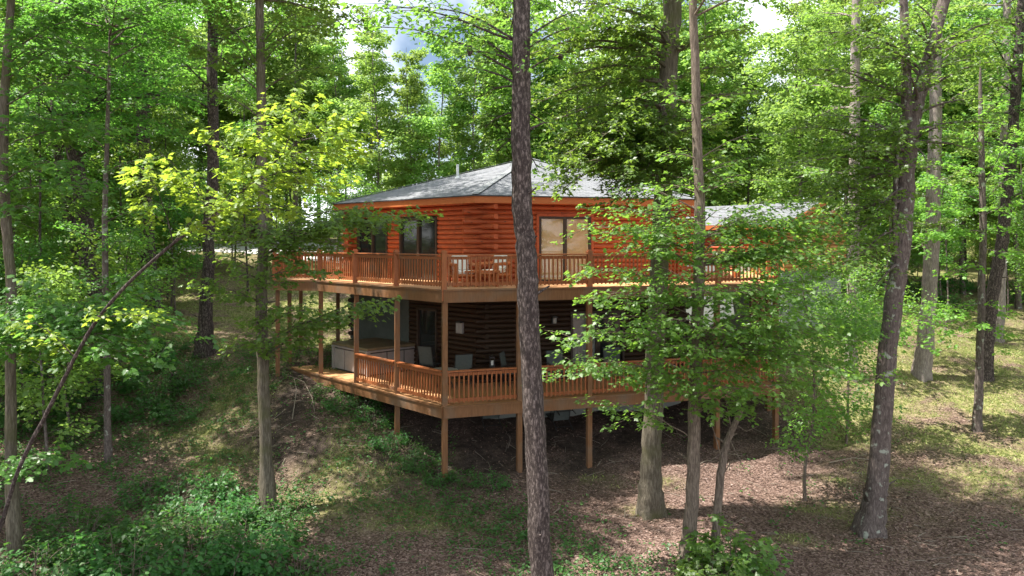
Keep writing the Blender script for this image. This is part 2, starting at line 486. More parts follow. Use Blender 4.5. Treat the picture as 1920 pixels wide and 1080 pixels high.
G_BLOBS = [(700, 900, 2.2, 1.8), (770, 980, 1.6, 1.2), (640, 860, 1.5, 1.8), (1110, 900, 0.8, .5), (1250, 905, .6, .4), (1200, 955, .6, .4), (1560, 960, 1.0, .8),
           (1480, 1010, .6, .4), (420, 640, 4, 5), (450, 720, 2.0, 2.6), (400, 800, 2, 2), (440, 860, 1.5, 1.5), (640, 940, 1.5, 1.2), (560, 650, 2, 2), (1640, 980, 1.2, .6), (1560, 900, .6, .5), (1800, 900, 2, 1.5), (430, 760, 1.6, 1.6)]
GB = [(on_ground(a, b), c, d) for a, b, c, d in G_BLOBS]
D_BLOBS = [(545, 760, 1.3, 2.2), (530, 830, 1.1, 1.6), (600, 840, .8, 1.0), (560, 700, .8, 1.4), (850, 850, 3.2, 2.2), (1000, 830, 4, 2.6), (1150, 800, 4, 2.4), (1300, 790, 4, 2.2), (1000, 760, 5, 3), (800, 800, 2, 2.5)]  # dirt path spots, then under-deck soil with the deck shade painted in
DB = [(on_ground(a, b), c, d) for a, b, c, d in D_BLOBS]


def grass_w(x, y):
    n1 = fbm(x, y, 0.9, 1.0); n2 = fbm(x, y, 3.1, 4.0)
    right = sst((x - (9.2 - 0.1 * (y - 20))) / 2.5 + 0.35 * n1) * sst((y - 20.0) / 6 + 0.45 * n1)
    left = sst((-5.0 - x) / 2.5 + 0.3 * n1) * sst((y - 27.5) / 4 + 0.35 * n1) * sst((x + 19 - 0.1 * (y - 30)) / 4)
    back = sst((y - 33) / 4)
    gm = np.maximum(np.maximum(right, left), back * 0.8)
    for (p, a, b) in GB:
        gm = np.maximum(gm, 0.9 * np.exp(-(((x - p[0]) / a) ** 2 + ((y - p[1]) / b) ** 2) * 1.2))
    return np.clip(gm * (0.75 + 0.35 * n1 + 0.4 * n2), 0, 1)


def dirt_shade_w(x, y):
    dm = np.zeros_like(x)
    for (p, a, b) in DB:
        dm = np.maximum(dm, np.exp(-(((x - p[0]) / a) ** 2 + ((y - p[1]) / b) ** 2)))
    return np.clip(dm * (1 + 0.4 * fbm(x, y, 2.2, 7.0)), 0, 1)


def axis(lo, hi, fine0, fine1, step, grow):
    a = list(np.arange(fine0, fine1, step))
    s, q = step, a[-1]
    while q < hi:
        s *= grow; q += s; a.append(q)
    s, q = step, a[0]
    while q > lo:
        s *= grow; q -= s; a.insert(0, q)
    return np.array(a)


gx = axis(-420, 420, -22, 24, 0.22, 1.12)
gy = axis(-60, 600, 8, 40, 0.22, 1.10)
GX, GY = np.meshgrid(gx, gy)
GZ = zg(GX, GY) + 0.025 * fbm(GX, GY, 2.0, 3.0)
nx, ny = len(gx), len(gy)
V = np.stack([GX, GY, GZ], 2).reshape(-1, 3)
ii, jj = np.meshgrid(np.arange(nx - 1), np.arange(ny - 1))
a0 = (jj * nx + ii).ravel()
quads = np.stack([a0, a0 + 1, a0 + nx + 1, a0 + nx], 1)
# ground material: litter, grass soil, bare dirt darkened for deck shade, by a per-vertex ground-cover map
m, n, p, N, L = new_mat('forest_floor')
at_ = N.new("ShaderNodeAttribute"); at_.attribute_name = "cover"
sp = N.new("ShaderNodeSeparateColor"); L.new(at_.outputs["Color"], sp.inputs[0])
tc = N.new("ShaderNodeTexCoord")
v1 = N.new("ShaderNodeTexVoronoi"); v1.inputs["Scale"].default_value = 22
L.new(tc.outputs["Object"], v1.inputs["Vector"])
lr = ramp_node(N, [(0.0, (0.062, 0.040, 0.033)), (0.45, (0.125, 0.080, 0.066)), (0.8, (0.20, 0.135, 0.112)), (1.0, (0.28, 0.20, 0.175))])
sc1 = N.new("ShaderNodeSeparateColor"); L.new(v1.outputs["Color"], sc1.inputs[0]); L.new(sc1.outputs[0], lr.inputs[0])
n1 = N.new("ShaderNodeTexNoise"); n1.inputs["Scale"].default_value = 6; n1.inputs["Detail"].default_value = 8
L.new(tc.outputs["Object"], n1.inputs["Vector"])
gr = ramp_node(N, [(0.3, (0.075, 0.090, 0.026)), (0.5, (0.17, 0.175, 0.06)), (0.7, (0.30, 0.25, 0.14))])
L.new(n1.outputs["Fac"], gr.inputs[0])
dr = ramp_node(N, [(0.3, (0.030, 0.023, 0.019)), (0.7, (0.075, 0.057, 0.048))]); L.new(n1.outputs["Fac"], dr.inputs[0])  # dirt tone kept dark to stand in for under-deck shade
mA = N.new("ShaderNodeMix"); mA.data_type = 'RGBA'
mB = N.new("ShaderNodeMix"); mB.data_type = 'RGBA'
L.new(sp.outputs[0], mA.inputs[0]); L.new(lr.outputs[0], mA.inputs[6]); L.new(gr.outputs[0], mA.inputs[7])
L.new(sp.outputs[1], mB.inputs[0]); L.new(mA.outputs[2], mB.inputs[6]); L.new(dr.outputs[0], mB.inputs[7])
L.new(mB.outputs[2], p.inputs["Base Color"]); p.inputs["Roughness"].default_value = 0.95; p.inputs["Specular IOR Level"].default_value = 0.1
bp = N.new("ShaderNodeBump"); bp.inputs["Strength"].default_value = 0.8; bp.inputs["Distance"].default_value = 0.04
ad = N.new("ShaderNodeMath"); ad.operation = 'ADD'; L.new(v1.outputs["Distance"], ad.inputs[0]); L.new(n1.outputs["Fac"], ad.inputs[1])
L.new(ad.outputs[0], bp.inputs["Height"]); L.new(bp.outputs[0], p.inputs["Normal"])
me = np_mesh('ground', V, quads.ravel(), np.arange(len(quads)) * 4, m, smooth=True)
ca = me.color_attributes.new("cover", 'FLOAT_COLOR', 'POINT')
cv = np.ones((len(V), 4), np.float32)
cv[:, 0] = grass_w(V[:, 0], V[:, 1]); cv[:, 1] = dirt_shade_w(V[:, 0], V[:, 1]); cv[:, 2] = 0
ca.data.foreach_set("color", cv.ravel())
tag(link('ground', me), kind='structure')


def ground_sheet(name, poly_fn, nu, nv, mat, lift=0.012):
    u, v = np.meshgrid(np.linspace(0, 1, nu), np.linspace(0, 1, nv))
    P = poly_fn(u, v)
    Z = zg(P[..., 0], P[..., 1]) + 0.025 * fbm(P[..., 0], P[..., 1], 2.0, 3.0) + lift
    V = np.stack([P[..., 0], P[..., 1], Z], 2).reshape(-1, 3)
    i, j = np.meshgrid(np.arange(nu - 1), np.arange(nv - 1)); a = (j * nu + i).ravel()
    q = np.stack([a, a + 1, a + nu + 1, a + nu], 1)
    o = link(name, np_mesh(name, V, q.ravel(), np.arange(len(q)) * 4, mat, smooth=True))
    return tag(o, kind='structure')


M['gravel'] = noise_mat('pale_gravel', [(0.3, (0.34, 0.33, 0.32)), (0.7, (0.52, 0.51, 0.50))], ns=20, rough=0.95, bump=0.4)


def drive(u, v):
    x = -34 + u * 26; y = 51.5 + 7 * v + 2.0 * np.sin(u * 3.0) - 4 * u
    return np.stack([x, y], -1)


ground_sheet('driveway', drive, 60, 24, M['gravel'], 0.03)


def pad(u, v):
    return np.stack([10.9 + u * 6.0 - 1.2 * v, 35.2 + 5.5 * v], -1)


ground_sheet('gravel_path', pad, 24, 24, M['gravel'], 0.03)

# ------------------------------------------------------------------ the log house
ZL, ZU, ZE = 1.97, 5.10, 7.66
uL = np.array([-0.682, 0.731, 0.0]); uF = np.array([0.951, 0.309, 0.0])
P0 = np.array([-1.84, 20.0, 0.0])            # near deck corner
W0 = np.array([-0.95, 23.44, 0.0])           # near wall corner
E0 = np.array([-1.13, 22.76, 0.0])           # near eave corner
LW, LE = 7.05, 7.7


def rot(a):
    a = R(a); return np.array([math.cos(a), math.sin(a), 0.0])


angF = 16.5                                   # front edge direction
# regular hexagons for walls and eaves: side directions angF + 60 k
def hexa_pts(c0, side):
    pts = [c0]
    for k in range(5):
        pts.append(pts[-1] + rot(angF + 60 * k) * side)
    return pts                                # 0 near corner, 1 front right, 2 right rear, 3 rear, 4 rear left, 5 left


WP = hexa_pts(W0, LW)
EP = hexa_pts(E0, LE)
CEN = (EP[0] + EP[3]) / 2
house = empty('log_house', (CEN[0], CEN[1], zg1(CEN[0], CEN[1])), 'six-sided red log house with grey shingle hip roof behind the wrapped timber decks', 'house')
CH = 0.155                                    # log course height
PH = np.linspace(-math.pi / 2, math.pi / 2, 7)


def log_run(mb, a, b, out, zc, r=CH / 2, depth=0.075, back=0.12):
    """one half-round log from a to b (xy points), bulging along out"""
    prof = [(depth * math.cos(t), r * math.sin(t)) for t in PH]
    prof = [(-back, -r)] + prof + [(-back, r)]
    n = len(prof)
    vs = []
    for q in (a, b):
        for (o, z) in prof:
            vs.append((q[0] + out[0] * o, q[1] + out[1] * o, zc + z))
    fs = [(i, i + n, (i + 1) % n + n, (i + 1) % n) for i in range(n)] + [tuple(range(n)), tuple(range(2 * n - 1, n - 1, -1))]
    mb.add(vs, fs)


def log_wall(name, a, b, z0, z1, mat, openings=(), ext=(0.0, 0.0), parity=0, extlen=0.6):
    mb = MB()
    d = nrm(b - a); Ln = np.linalg.norm(b - a); out = np.array([d[1], -d[0], 0])
    k = 0
    z = z0 + CH / 2
    while z + CH / 2 <= z1 + 0.02:
        s, e = 0.0, Ln
        spans = [(s, e)]
        for (t0, t1, za, zb) in openings:
            if za - 0.01 < z < zb + 0.01:
                ns = []
                for (p, q) in spans:
                    if t1 <= p or t0 >= q: ns.append((p, q)); continue
                    if t0 > p: ns.append((p, t0))
                    if t1 < q: ns.append((t1, q))
                spans = ns
        for (p, q) in spans:
            p2, q2 = p, q
            if (k + parity) % 2 == 0:
                if p == 0: p2 = p - extlen * ext[0]
                if q == Ln: q2 = q + extlen * ext[1]
            log_run(mb, a + d * p2, a + d * q2, out, z)
        z += CH; k += 1
    return mb.build(name, mat, house, smooth=True)


def slider(a, b, t0, t1, z0, z1, blind=None, name='sliding_door', panels=2):
    """framed sliding door / window set into the wall a-b between t0 and t1"""
    d = nrm(b - a); out = np.array([d[1], -d[0], 0]); up = np.array([0, 0, 1.0])
    fw = 0.075
    mb = MB()
    def bar(ta, tb, za, zb, dep=0.15, o0=-0.05):
        mb.hexa(a + d * ta + out * o0 + up * za, d * (tb - ta), out * dep, up * (zb - za))
    bar(t0, t0 + fw, z0, z1); bar(t1 - fw, t1, z0, z1)
    bar(t0 + fw, t1 - fw, z1 - fw, z1); bar(t0 + fw, t1 - fw, z0, z0 + fw)
    wd = (t1 - t0) / panels
    for i in range(1, panels):
        bar(t0 + wd * i - 0.055, t0 + wd * i + 0.055, z0 + fw, z1 - fw, 0.13, -0.045)
    fr = mb.build(name, M['trim_dark'], house)
    for i in range(panels):
        mp = MB()
        ta = t0 + wd * i + (fw if i == 0 else 0.055); tb = t0 + wd * (i + 1) - (fw if i == panels - 1 else 0.055)
        if blind is None:
            mp.hexa(a + d * ta + out * 0.0 + up * (z0 + fw), d * (tb - ta), out * 0.012, up * (z1 - z0 - 2 * fw))
            mp.build('pane', M['glass'], fr)
        else:
            nsl = max(4, int((tb - ta) / 0.09))
            for q in range(nsl):
                s0 = ta + (tb - ta) * q / nsl; s1 = ta + (tb - ta) * (q + 0.97) / nsl
                p = a + d * s0 + up * (z0 + fw)
                mp.hexa(p + out * (-0.01), d * (s1 - s0) + out * 0.03, out * 0.008, up * (z1 - z0 - 2 * fw))
            mp.build('blind', blind, fr)
            mg = MB()
            mg.hexa(a + d * ta + out * 0.045 + up * (z0 + fw), d * (tb - ta), out * 0.006, up * (z1 - z0 - 2 * fw))
            mg.build('pane', M['pane_clear'], fr)
    return fr


m = bpy.data.materials.new('clear_pane'); m.use_nodes = True
N, L = m.node_tree.nodes, m.node_tree.links
N.clear()
o_ = N.new("ShaderNodeOutputMaterial"); t_ = N.new("ShaderNodeBsdfTransparent"); g_ = N.new("ShaderNodeBsdfGlossy"); g_.inputs["Roughness"].default_value = 0.03
x_ = N.new("ShaderNodeMixShader"); x_.inputs[0].default_value = 0.04
L.new(t_.outputs[0], x_.inputs[1]); L.new(g_.outputs[0], x_.inputs[2]); L.new(x_.outputs[0], o_.inputs[0])
M['pane_clear'] = m

F1 = (1.87, 3.66)      # front upper sliding door (distance from the near corner)
L1, L2 = (2.05, 4.05), (4.75, 6.6)
# left wall runs from WP[5] to WP[0] (distance measured back from the near corner -> LW - t)
upW = {0: [(F1[0], F1[1], ZU, 7.2)], 5: [(LW - L1[1], LW - L1[0], ZU, 7.2), (LW - L2[1], LW - L2[0], ZU, 7.2)]}
loW = {0: [(2.95, 4.85, ZL, 4.12)], 5: [(LW - 3.1, LW - 2.05, ZL, 4.15)]}
for k in range(6):
    a, b = WP[k], WP[(k + 1) % 6]
    log_wall('log_wall', a, b, ZU - 0.02, ZE + 0.05, M['log_red'], upW.get(k, ()), (1, 1), k % 2)
    if k == 5:
        d5 = nrm(b - a)
        log_wall('log_wall', a + d5 * (LW - 3.55), b, ZL - 0.02, ZU - 0.15, M['log_brown_shade'], [(3.55 - 3.1, 3.55 - 2.05, ZL, 4.15)], (0, 1), 1, 0.2)
        mb = MB(); out = np.array([d5[1], -d5[0], 0])
        mb.hexa(a - out * 0.12 + np.array([0, 0, ZL - 0.02]), d5 * (LW - 3.56), out * 0.15, np.array([0, 0, ZU - ZL - 0.13]))
        mb.build('plaster_wall', M['plaster'], house)
    else:
        log_wall('log_wall', a, b, ZL - 0.02, ZU - 0.15, M['log_brown_shade'], loW.get(k, ()), (1, 1), k % 2, 0.2)
# wall cores (behind the half logs), foundation
mb = MB()
ins = [CEN + (p - CEN) * 0.978 for p in WP]
mb.prism([(p[0], p[1]) for p in ins], ZL - 0.02, ZE)
mb.build('inner_core', M['trim_dark'], house)
mb = MB()
ins = [CEN + (p - CEN) * 0.99 for p in WP]
mb.prism([(p[0], p[1]) for p in ins], -0.8, ZL - 0.03)
mb.build('foundation', M['concrete'], house)
slider(WP[0], WP[1], F1[0], F1[1], ZU, 7.2, M['blind'])
slider(WP[5], WP[0], LW - L1[1], LW - L1[0], ZU, 7.2)
slider(WP[5], WP[0], LW - L2[1], LW - L2[0], ZU, 7.2)
slider(WP[0], WP[1], 2.95, 3.9, ZL, 4.12, M['blind_grey'], panels=1)
slider(WP[0], WP[1], 3.9, 4.85, ZL, 4.12, None, panels=1)
slider(WP[5], WP[0], LW - 3.1, LW - 2.05, ZL, 4.15, None, 'door', 1)
# log trim beside the front sliding door, upper wall
mb = MB()
dF = rot(angF); oF = np.array([dF[1], -dF[0], 0])
for t in (F1[0] - 0.09, F1[1] + 0.005):
    mb.hexa(WP[0] + dF * t + oF * -0.02 + np.array([0, 0, ZU]), dF * 0.085, oF * 0.12, np.array([0, 0, 2.18]))
mb.hexa(WP[0] + dF * (F1[0] - 0.09) + oF * -0.02 + np.array([0, 0, 7.205]), dF * (F1[1] - F1[0] + 0.18), oF * 0.123, np.array([0, 0, 0.09]))
mb.build('door_trim', M['log_red'], house)

# roof
AP = np.array([CEN[0], CEN[1], ZE + 0.16 + 1.95])
zb, zt = ZE - 0.0, ZE + 0.16
V, idx, st, uvs = [], [], [], []
for k in range(6):
    a, b = EP[k].copy(), EP[(k + 1) % 6].copy()
    mid = (a + b) / 2
    o2 = nrm(mid - CEN) * 0.06
    a, b = CEN + (a - CEN) * 1.008, CEN + (b - CEN) * 1.008
    a[2] = b[2] = zt
    base = len(V)
    V += [a, b, AP]
    st.append(len(idx)); idx += [base, base + 1, base + 2]
    sl_ = np.linalg.norm(AP - (a + b) / 2)
    uvs += [(0 + 20 * k, 0), (np.linalg.norm(b - a) + 20 * k, 0), (np.linalg.norm(b - a) / 2 + 20 * k, sl_)]
    # drip edge
    c, d = b - np.array([0, 0, 0.035]), a - np.array([0, 0, 0.035])
    base = len(V); V += [a, d, c, b]
    st.append(len(idx)); idx += [base, base + 1, base + 2, base + 3]
    uvs += [(0, 0)] * 4
me = np_mesh('roof', np.array(V) - world_loc(house), idx, st, M['shingle'])
ul = me.uv_layers.new(name="slope")
ul.data.foreach_set("uv", np.array(uvs, np.float32).ravel())
roof = link('roof', me, house)
mb = MB()
for k in range(6):
    a = CEN + (EP[k] - CEN) * 1.008; a = np.array([a[0], a[1], zt + 0.015])
    ap = AP + np.array([0, 0, 0.03])
    # overlapping cap pieces along the hip
    nseg = 30
    for i in range(nseg):
        q0 = a + (ap - a) * (i / nseg); q1 = a + (ap - a) * ((i + 1.0) / nseg)
        mb.beam(q0 + np.array([0, 0, 0.012]), q1, 0.24, 0.012)
mb.build('hip_cap', M['hip'], roof)
mb = MB()
for k in range(6):
    a, b = EP[k], EP[(k + 1) % 6]
    d = nrm(b - a); out = np.array([d[1], -d[0], 0])
    mb.hexa(np.array([a[0], a[1], ZE - 0.08]) - out * 0.05, d * LE, out * 0.05, np.array([0, 0, 0.205]))
mb.build('fascia', M['fascia'], roof)
mb = MB()
ins = [CEN + (p - CEN) * 0.993 for p in EP]
mb.prism([(p[0], p[1]) for p in ins], ZE + 0.0, ZE + 0.03)
mb.build('soffit', M['fascia'], roof)
# vent pipe on the left plane
vp = at(858, 333, 28.3)
mb = MB(); mb.cyl(vp - np.array([0, 0, 0.4]), vp + np.array([0, 0, 0.5]), 0.05, n=12)
mb.cyl(vp - np.array([0, 0, 0.1]), vp + np.array([0, 0, 0.06]), 0.14, 0.06, n=12)
mb.build('vent_pipe', M['pvc'], roof, smooth=True)

# garage wing: tan gable end to the front right, roof toward the camera
Q = np.array([11.25, 31.0, 0]); dE, dG = rot(128), rot(38)
wing = empty('garage_wing', (Q[0], Q[1], zg1(Q[0], Q[1])), 'low tan-gabled wing of logs over grey siding, to the right of the red log house', 'wing')
WE, WLn, WD = 7.15, 9.0, 5.0
ZM = 5.75


def plain_log_wall(a, b, z0, z1, mat, top=None):
    mb = MB(); d = nrm(b - a); Ln = np.linalg.norm(b - a); out = np.array([d[1], -d[0], 0])
    z = z0 + CH / 2
    while z + CH / 2 <= z1:
        s, e = 0.0, Ln
        if top is not None and z > top[0]:
            f = (z - top[0]) / (top[1] - top[0]); s, e = Ln / 2 * f, Ln - Ln / 2 * f
        if e - s > 0.1: log_run(mb, a + d * s, a + d * e, out, z)
        z += CH
    return mb


ridge = WE + 0.9
plain_log_wall(Q + dE * WLn, Q, ZM, WE, M['log_red']).build('log_wall', M['log_red'], wing, smooth=True)
plain_log_wall(Q, Q + dG * WD, ZM - 0.6, ridge, M['log_tan'], (WE, ridge)).build('gable_wall', M['log_tan'], wing, smooth=True)
mb = MB()
c = [Q - dE * -0.12 + dG * 0.12, Q + dG * (WD - .1) + dE * 0.12, Q + dG * (WD - .1) + dE * WLn, Q + dE * WLn + dG * 0.12]
mb.prism([(q[0], q[1]) for q in c], 1.0, ZM + 0.9)
mb.build('lower_wall', M['siding'], wing)
mb = MB()
mb.hexa(np.array([*(Q + dG * (WD / 2 - 1.3))[:2], 2.0]) - dE * 0.02, dG * 2.6, dE * 0.05, np.array([0, 0, 2.4]))
V, idx, st, uvs = [], [], [], []
ov = 0.3
A_ = Q - dE * ov - dG * ov; B_ = Q + dE * WLn - dG * ov
C_ = Q + dE * WLn + dG * WD / 2; D_ = Q - dE * ov + dG * WD / 2
slope = 0.9 / (WD / 2)
for q, z in ((A_, WE - ov * slope + .1), (B_, WE - ov * slope + .1), (C_, ridge + .1), (D_, ridge + .1)): q[2] = z
A2 = Q - dE * ov + dG * (WD + ov); B2 = Q + dE * WLn + dG * (WD + ov); A2[2] = B2[2] = WE - ov * slope + .1
T = np.array([0, 0, -0.07])
V = [A_, B_, C_, D_, A2, B2]; V = V + [q + T for q in V]
for f in ((1, 0, 3, 2), (2, 3, 4, 5), (0, 1, 7, 6), (4, 10, 11, 5), (0, 6, 9, 3), (3, 9, 10, 4), (6, 7, 8, 9), (9, 8, 11, 10)):
    st.append(len(idx)); idx += list(f)
    for j in f:
        q = V[j] - Q
        uvs.append((float(np.dot(q, dE)), float(np.hypot(np.dot(q, dG) - WD / 2, 0))))
me = np_mesh('roof', np.array(V) - world_loc(wing), idx, st, M['shingle'])
ul = me.uv_layers.new(name="slope"); ul.data.foreach_set("uv", np.array(uvs, np.float32).ravel())
wroof = link('roof', me, wing)
mb = MB()
mb.beam(A_ + T * 1.6 - dG * .02, B_ + T * 1.6 - dG * .02, 0.04, 0.19)
for q0, q1 in ((A_, D_), (D_, A2)):
    mb.beam(q0 + T * 1.7 - dE * .025, q1 + T * 1.7 - dE * .025, 0.045, 0.17)
mb.build('fascia', M['fascia'], wroof)

# ------------------------------------------------------------------ decks
BF, BL = 2.14, 2.28
F_posts = [P0 + uF * BF * i for i in range(6)]
L_posts = [P0 + uL * BL * i for i in range(5)]
uR = rot(77)
R_posts = [F_posts[5] + uR * BF * i for i in range(1, 6)]
PX = np.array([-8.15, 25.35, 0.0]); PXB = np.array([-8.5, 29.8, 0.0])
inner_u = [WP[2], WP[1], WP[0], WP[5]]
upper = empty('upper_deck', (P0[0], P0[1], zg1(P0[0], P0[1])), 'upper timber deck with baluster railing wrapped round the red log storey', 'deck')
lower = empty('lower_deck', (P0[0] + 1, P0[1] + 1, zg1(P0[0] + 1, P0[1] + 1)), 'lower shaded timber deck with baluster railing and hot tub under the upper deck', 'deck')


def deck_floor(poly, z, parent):
    mb = MB(); mb.prism(poly, z - 0.045, z)
    mb.build('deck_floor', M['floor'], parent)


up_poly = [P0, F_posts[5], R_posts[4], WP[2] + (WP[2] - CEN) * 0.02, WP[1], WP[0], WP[5], PXB + np.array([2.2, 0.1, 0]), PXB, PX, L_posts[3]]
lo_poly = [P0, F_posts[5], R_posts[3], WP[2], WP[1], WP[0], WP[5], L_posts[4] + np.array([1.2, 2.2, 0]), L_posts[4] + uL * 0.55]
deck_floor([(q[0], q[1]) for q in up_poly], ZU, upper)
deck_floor([(q[0], q[1]) for q in lo_poly], ZL, lower)


def fascia_run(a, b, z, parent, h=0.30):
    d = nrm(b - a); out = np.array([d[1], -d[0], 0])
    mb = MB()
    mb.hexa(np.array([a[0], a[1], z - 0.05 - h]) + out * 0.0 + d * 0.0, (b - a), out * 0.045, np.array([0, 0, h]))
    mb.hexa(np.array([a[0], a[1], z - 0.044]), (b - a), out * 0.075, np.array([0, 0, 0.046]))
    mb.build('fascia', M['deck'], parent)


up_edges = [(L_posts[0], F_posts[5]), (F_posts[5], R_posts[4]), (L_posts[3], L_posts[0]), (PX, L_posts[3]), (PXB, PX)]
for a, b in up_edges: fascia_run(a, b, ZU, upper)
for a, b in [(L_posts[0], F_posts[5]), (F_posts[5], R_posts[3]), (L_posts[4] + uL * .55, L_posts[0])]: fascia_run(a, b, ZL, lower, 0.27)


def rail_bay(a, b, z, parent, h=0.93, pw=0.0):
    d = nrm(b - a); Ln = np.linalg.norm(b - a)
    p, q = a + d * (0.05 + pw), b - d * (0.05 + pw)
    mb = MB(); up = np.array([0, 0, 1.0])
    out = np.array([d[1], -d[0], 0])
    mb.beam(p + up * (z + h), q + up * (z + h), 0.14, 0.036)
    mb.beam(p + up * (z + h - 0.085), q + up * (z + h - 0.085), 0.04, 0.088)
    mb.beam(p + up * (z + 0.14), q + up * (z + 0.14), 0.04, 0.088)
    L2_ = np.linalg.norm(q - p); nb = int(round(L2_ / 0.128))
    for i in range(nb):
        c = p + d * (L2_ * (i + 0.5) / nb) + out * 0.037
        mb.beam(c + up * (z + 0.07), c + up * (z + h - 0.05), 0.036, 0.036, up=d)
    mb.build('railing', M['rail'], parent)


def rail_post(q, z, parent, h=1.02):
    mb = MB(); up = np.array([0, 0, 1.0])
    mb.beam(q + up * (z - 0.30), q + up * (z + h - 0.03), 0.14, 0.14, up=uF)
    mb.beam(q + up * (z + h - 0.03), q + up * (z + h), 0.17, 0.17, up=uF)
    mb.beam(q + up * (z + h), q + up * (z + h + 0.04), 0.11, 0.11, up=uF)
    mb.build('rail_post', M['rail'], parent)


def ground_post(q, ztop, parent, s=0.14):
    mb = MB(); z0 = zg1(q[0], q[1]) - 0.25
    mb.beam((q[0], q[1], z0), (q[0], q[1], ztop), s, s, up=uF)
    mb.build('post', M['deck'], parent)


def inset(q, amt=0.11):
    v = CEN - q; v[2] = 0
    return q + nrm(v) * amt


allp = F_posts + L_posts[1:4] + R_posts
for q in allp + [L_posts[4]]:
    ground_post(inset(q), ZU - 0.06 if q is not L_posts[4] else ZU - 0.06, upper)
for q in (PX + np.array([0.1, 0.3, 0]), PXB + np.array([.1, -.1, 0]), np.array([-6.9, 29.6, 0])):
    ground_post(q, ZU - 0.06, upper)
for q in F_posts + L_posts[1:4] + R_posts:
    rail_post(inset(q, 0.06), ZU, upper)
rail_post(PX + np.array([.06, .06, 0]), ZU, upper); rail_post(PXB + np.array([.06, -.06, 0]), ZU, upper)
ins_ = lambda q: inset(q, 0.06)
for seq in (F_posts, L_posts[:4], [F_posts[5]] + R_posts):
    for a, b in zip(seq[:-1], seq[1:]): rail_bay(ins_(a), ins_(b), ZU, upper)
rail_bay(PX + np.array([.06, .06, 0]), ins_(L_posts[3]), ZU, upper)
rail_bay(PXB + np.array([.06, -.06, 0]), PX + np.array([.06, .06, 0]), ZU, upper)
rail_bay(PXB + np.array([.06, -.06, 0]), PXB + np.array([2.3, 0, 0]), ZU, upper)
for seq in (F_posts, L_posts[:3], [F_posts[5]] + R_posts[:4]):
    for a, b in zip(seq[:-1], seq[1:]): rail_bay(ins_(a), ins_(b), ZL, lower, 0.92, 0.03)
# low step at the open end of the lower deck
mb = MB()
s0 = L_posts[4] + uL * 0.9 + np.array([0.1, 0.1, 0]);
mb.box((s0[0], s0[1] + .4, ZL - 0.17), (1.0, 1.3, 0.10), math.atan2(uL[1], uL[0]))
mb.build('step', M['floor'], lower)

# ------------------------------------------------------------------ furniture
def hot_tub():
    t = np.array([-4.72, 24.35, ZL]); u, v = uL, np.array([0.731, 0.682, 0])
    root = empty('hot_tub', tuple(t), 'square hot tub with grey side panels and brown cover on the lower deck', 'hot tub')
    S, H = 2.25, 0.78
    up = np.array([0, 0, 1.0])
    mb = MB(); mb.hexa(t + (u + v) * 0.05, u * (S - .1), v * (S - .1), up * H); mb.build('tub_shell', M['metal_dark'], root)
    for k, (o, a, nrm_) in enumerate(((t, u, -v), (t, v, -u), (t + u * S, v, u), (t + v * S, u, v))):
        for i in range(3):
            mb = MB()
            w_ = (S - 0.2) / 3
            s = o + a * (0.1 + w_ * i + 0.02) + up * 0.06
            base = s - nrm_ * 0.045
            mb.hexa(base, a * (w_ - 0.04), nrm_ * 0.03, up * (H - 0.1))
            mb.build('side_panel', M['tub'], root, bevel=0.008)
    for c in (t, t + u * S, t + v * S, t + (u + v) * S):
        mb = MB()
        mb.box(c + (t + (u + v) * S / 2 - c) * 0.045 + up * H / 2, (0.13, 0.13, H), math.atan2(u[1], u[0]))
        mb.build('corner_post', M['tub'], root)
    mb = MB(); mb.hexa(t - (u + v) * 0.03 + up * H, u * (S + .06), v * (S + .06), up * 0.06); mb.build('rim', M['tub'], root, bevel=0.02)
    for i in range(2):
        mb = MB(); mb.hexa(t - (u + v) * 0.02 + u * (S / 2 + .03) * i + up * (H + .06), u * (S / 2 + .01), v * (S + .04), up * 0.10)
        mb.build('cover_half', M['tub_cover'], root, bevel=0.03)
hot_tub()


def copy_tree(o, parent=None):
    c = o.copy(); col.objects.link(c); c.parent = parent
    for ch in list(o.children): copy_tree(ch, c)
    return c


def sling_chair(loc, rz, label, group=None):
    root = empty('patio_chair', (0, 0, 0), label, 'patio chair', group)
    mb = MB()
    for s in (-1, 1):
        x = 0.27 * s
        mb.tube([(x, -0.28, 0), (x, -0.26, 0.42), (x, -0.2, 0.62), (x, 0.2, 0.64)], [0.014] * 4, 8)
        mb.tube([(x, 0.3, 0), (x, 0.18, 0.4), (x, 0.3, 1.0)], [0.014] * 3, 8)
        mb.tube([(x, -0.26, 0.40), (x, 0.18, 0.38)], [0.014] * 2, 8)
    for y, z in ((-0.27, 0.2), (0.26, 0.15), (0.30, 1.0)):
        mb.tube([(-0.27, y, z), (0.27, y, z)], [0.012] * 2, 8)
    mb.build('frame', M['metal_dark'], root, smooth=True)
    mb = MB(); mb.hexa((-0.255, -0.25, 0.40), (0.51, 0, 0), (0, 0.42, -0.02), (0, 0, 0.015)); mb.build('seat', M['sling'], root)
    mb = MB(); mb.hexa((-0.255, 0.18, 0.42), (0.51, 0, 0), (0, 0.015, 0), (0, 0.115, 0.57)); mb.build('backrest', M['sling'], root)
    root.location = loc; root.rotation_euler = (0, 0, rz)
    return root


ch0 = sling_chair((*at(865, 600, 22.9)[:2], ZL), R(200), 'grey sling patio chair beside the white-topped round table on the lower deck', 'patio chairs on the lower deck')
for (px, d, rz, lab) in ((806, 24.6, 150, 'grey sling patio chair by the dark door behind the round table'),
                         (958, 23.0, 75, 'grey sling patio chair at the far end of the lantern table'),
                         (1045, 23.2, 15, 'grey sling patio chair left of the lower sliding door'),
                         (1150, 23.9, 5, 'grey sling patio chair right of the lower sliding door')):
    c = copy_tree(ch0); p = at(px, 600, d); c.location = (p[0], p[1], ZL); c.rotation_euler = (0, 0, R(rz)); c["label"] = lab
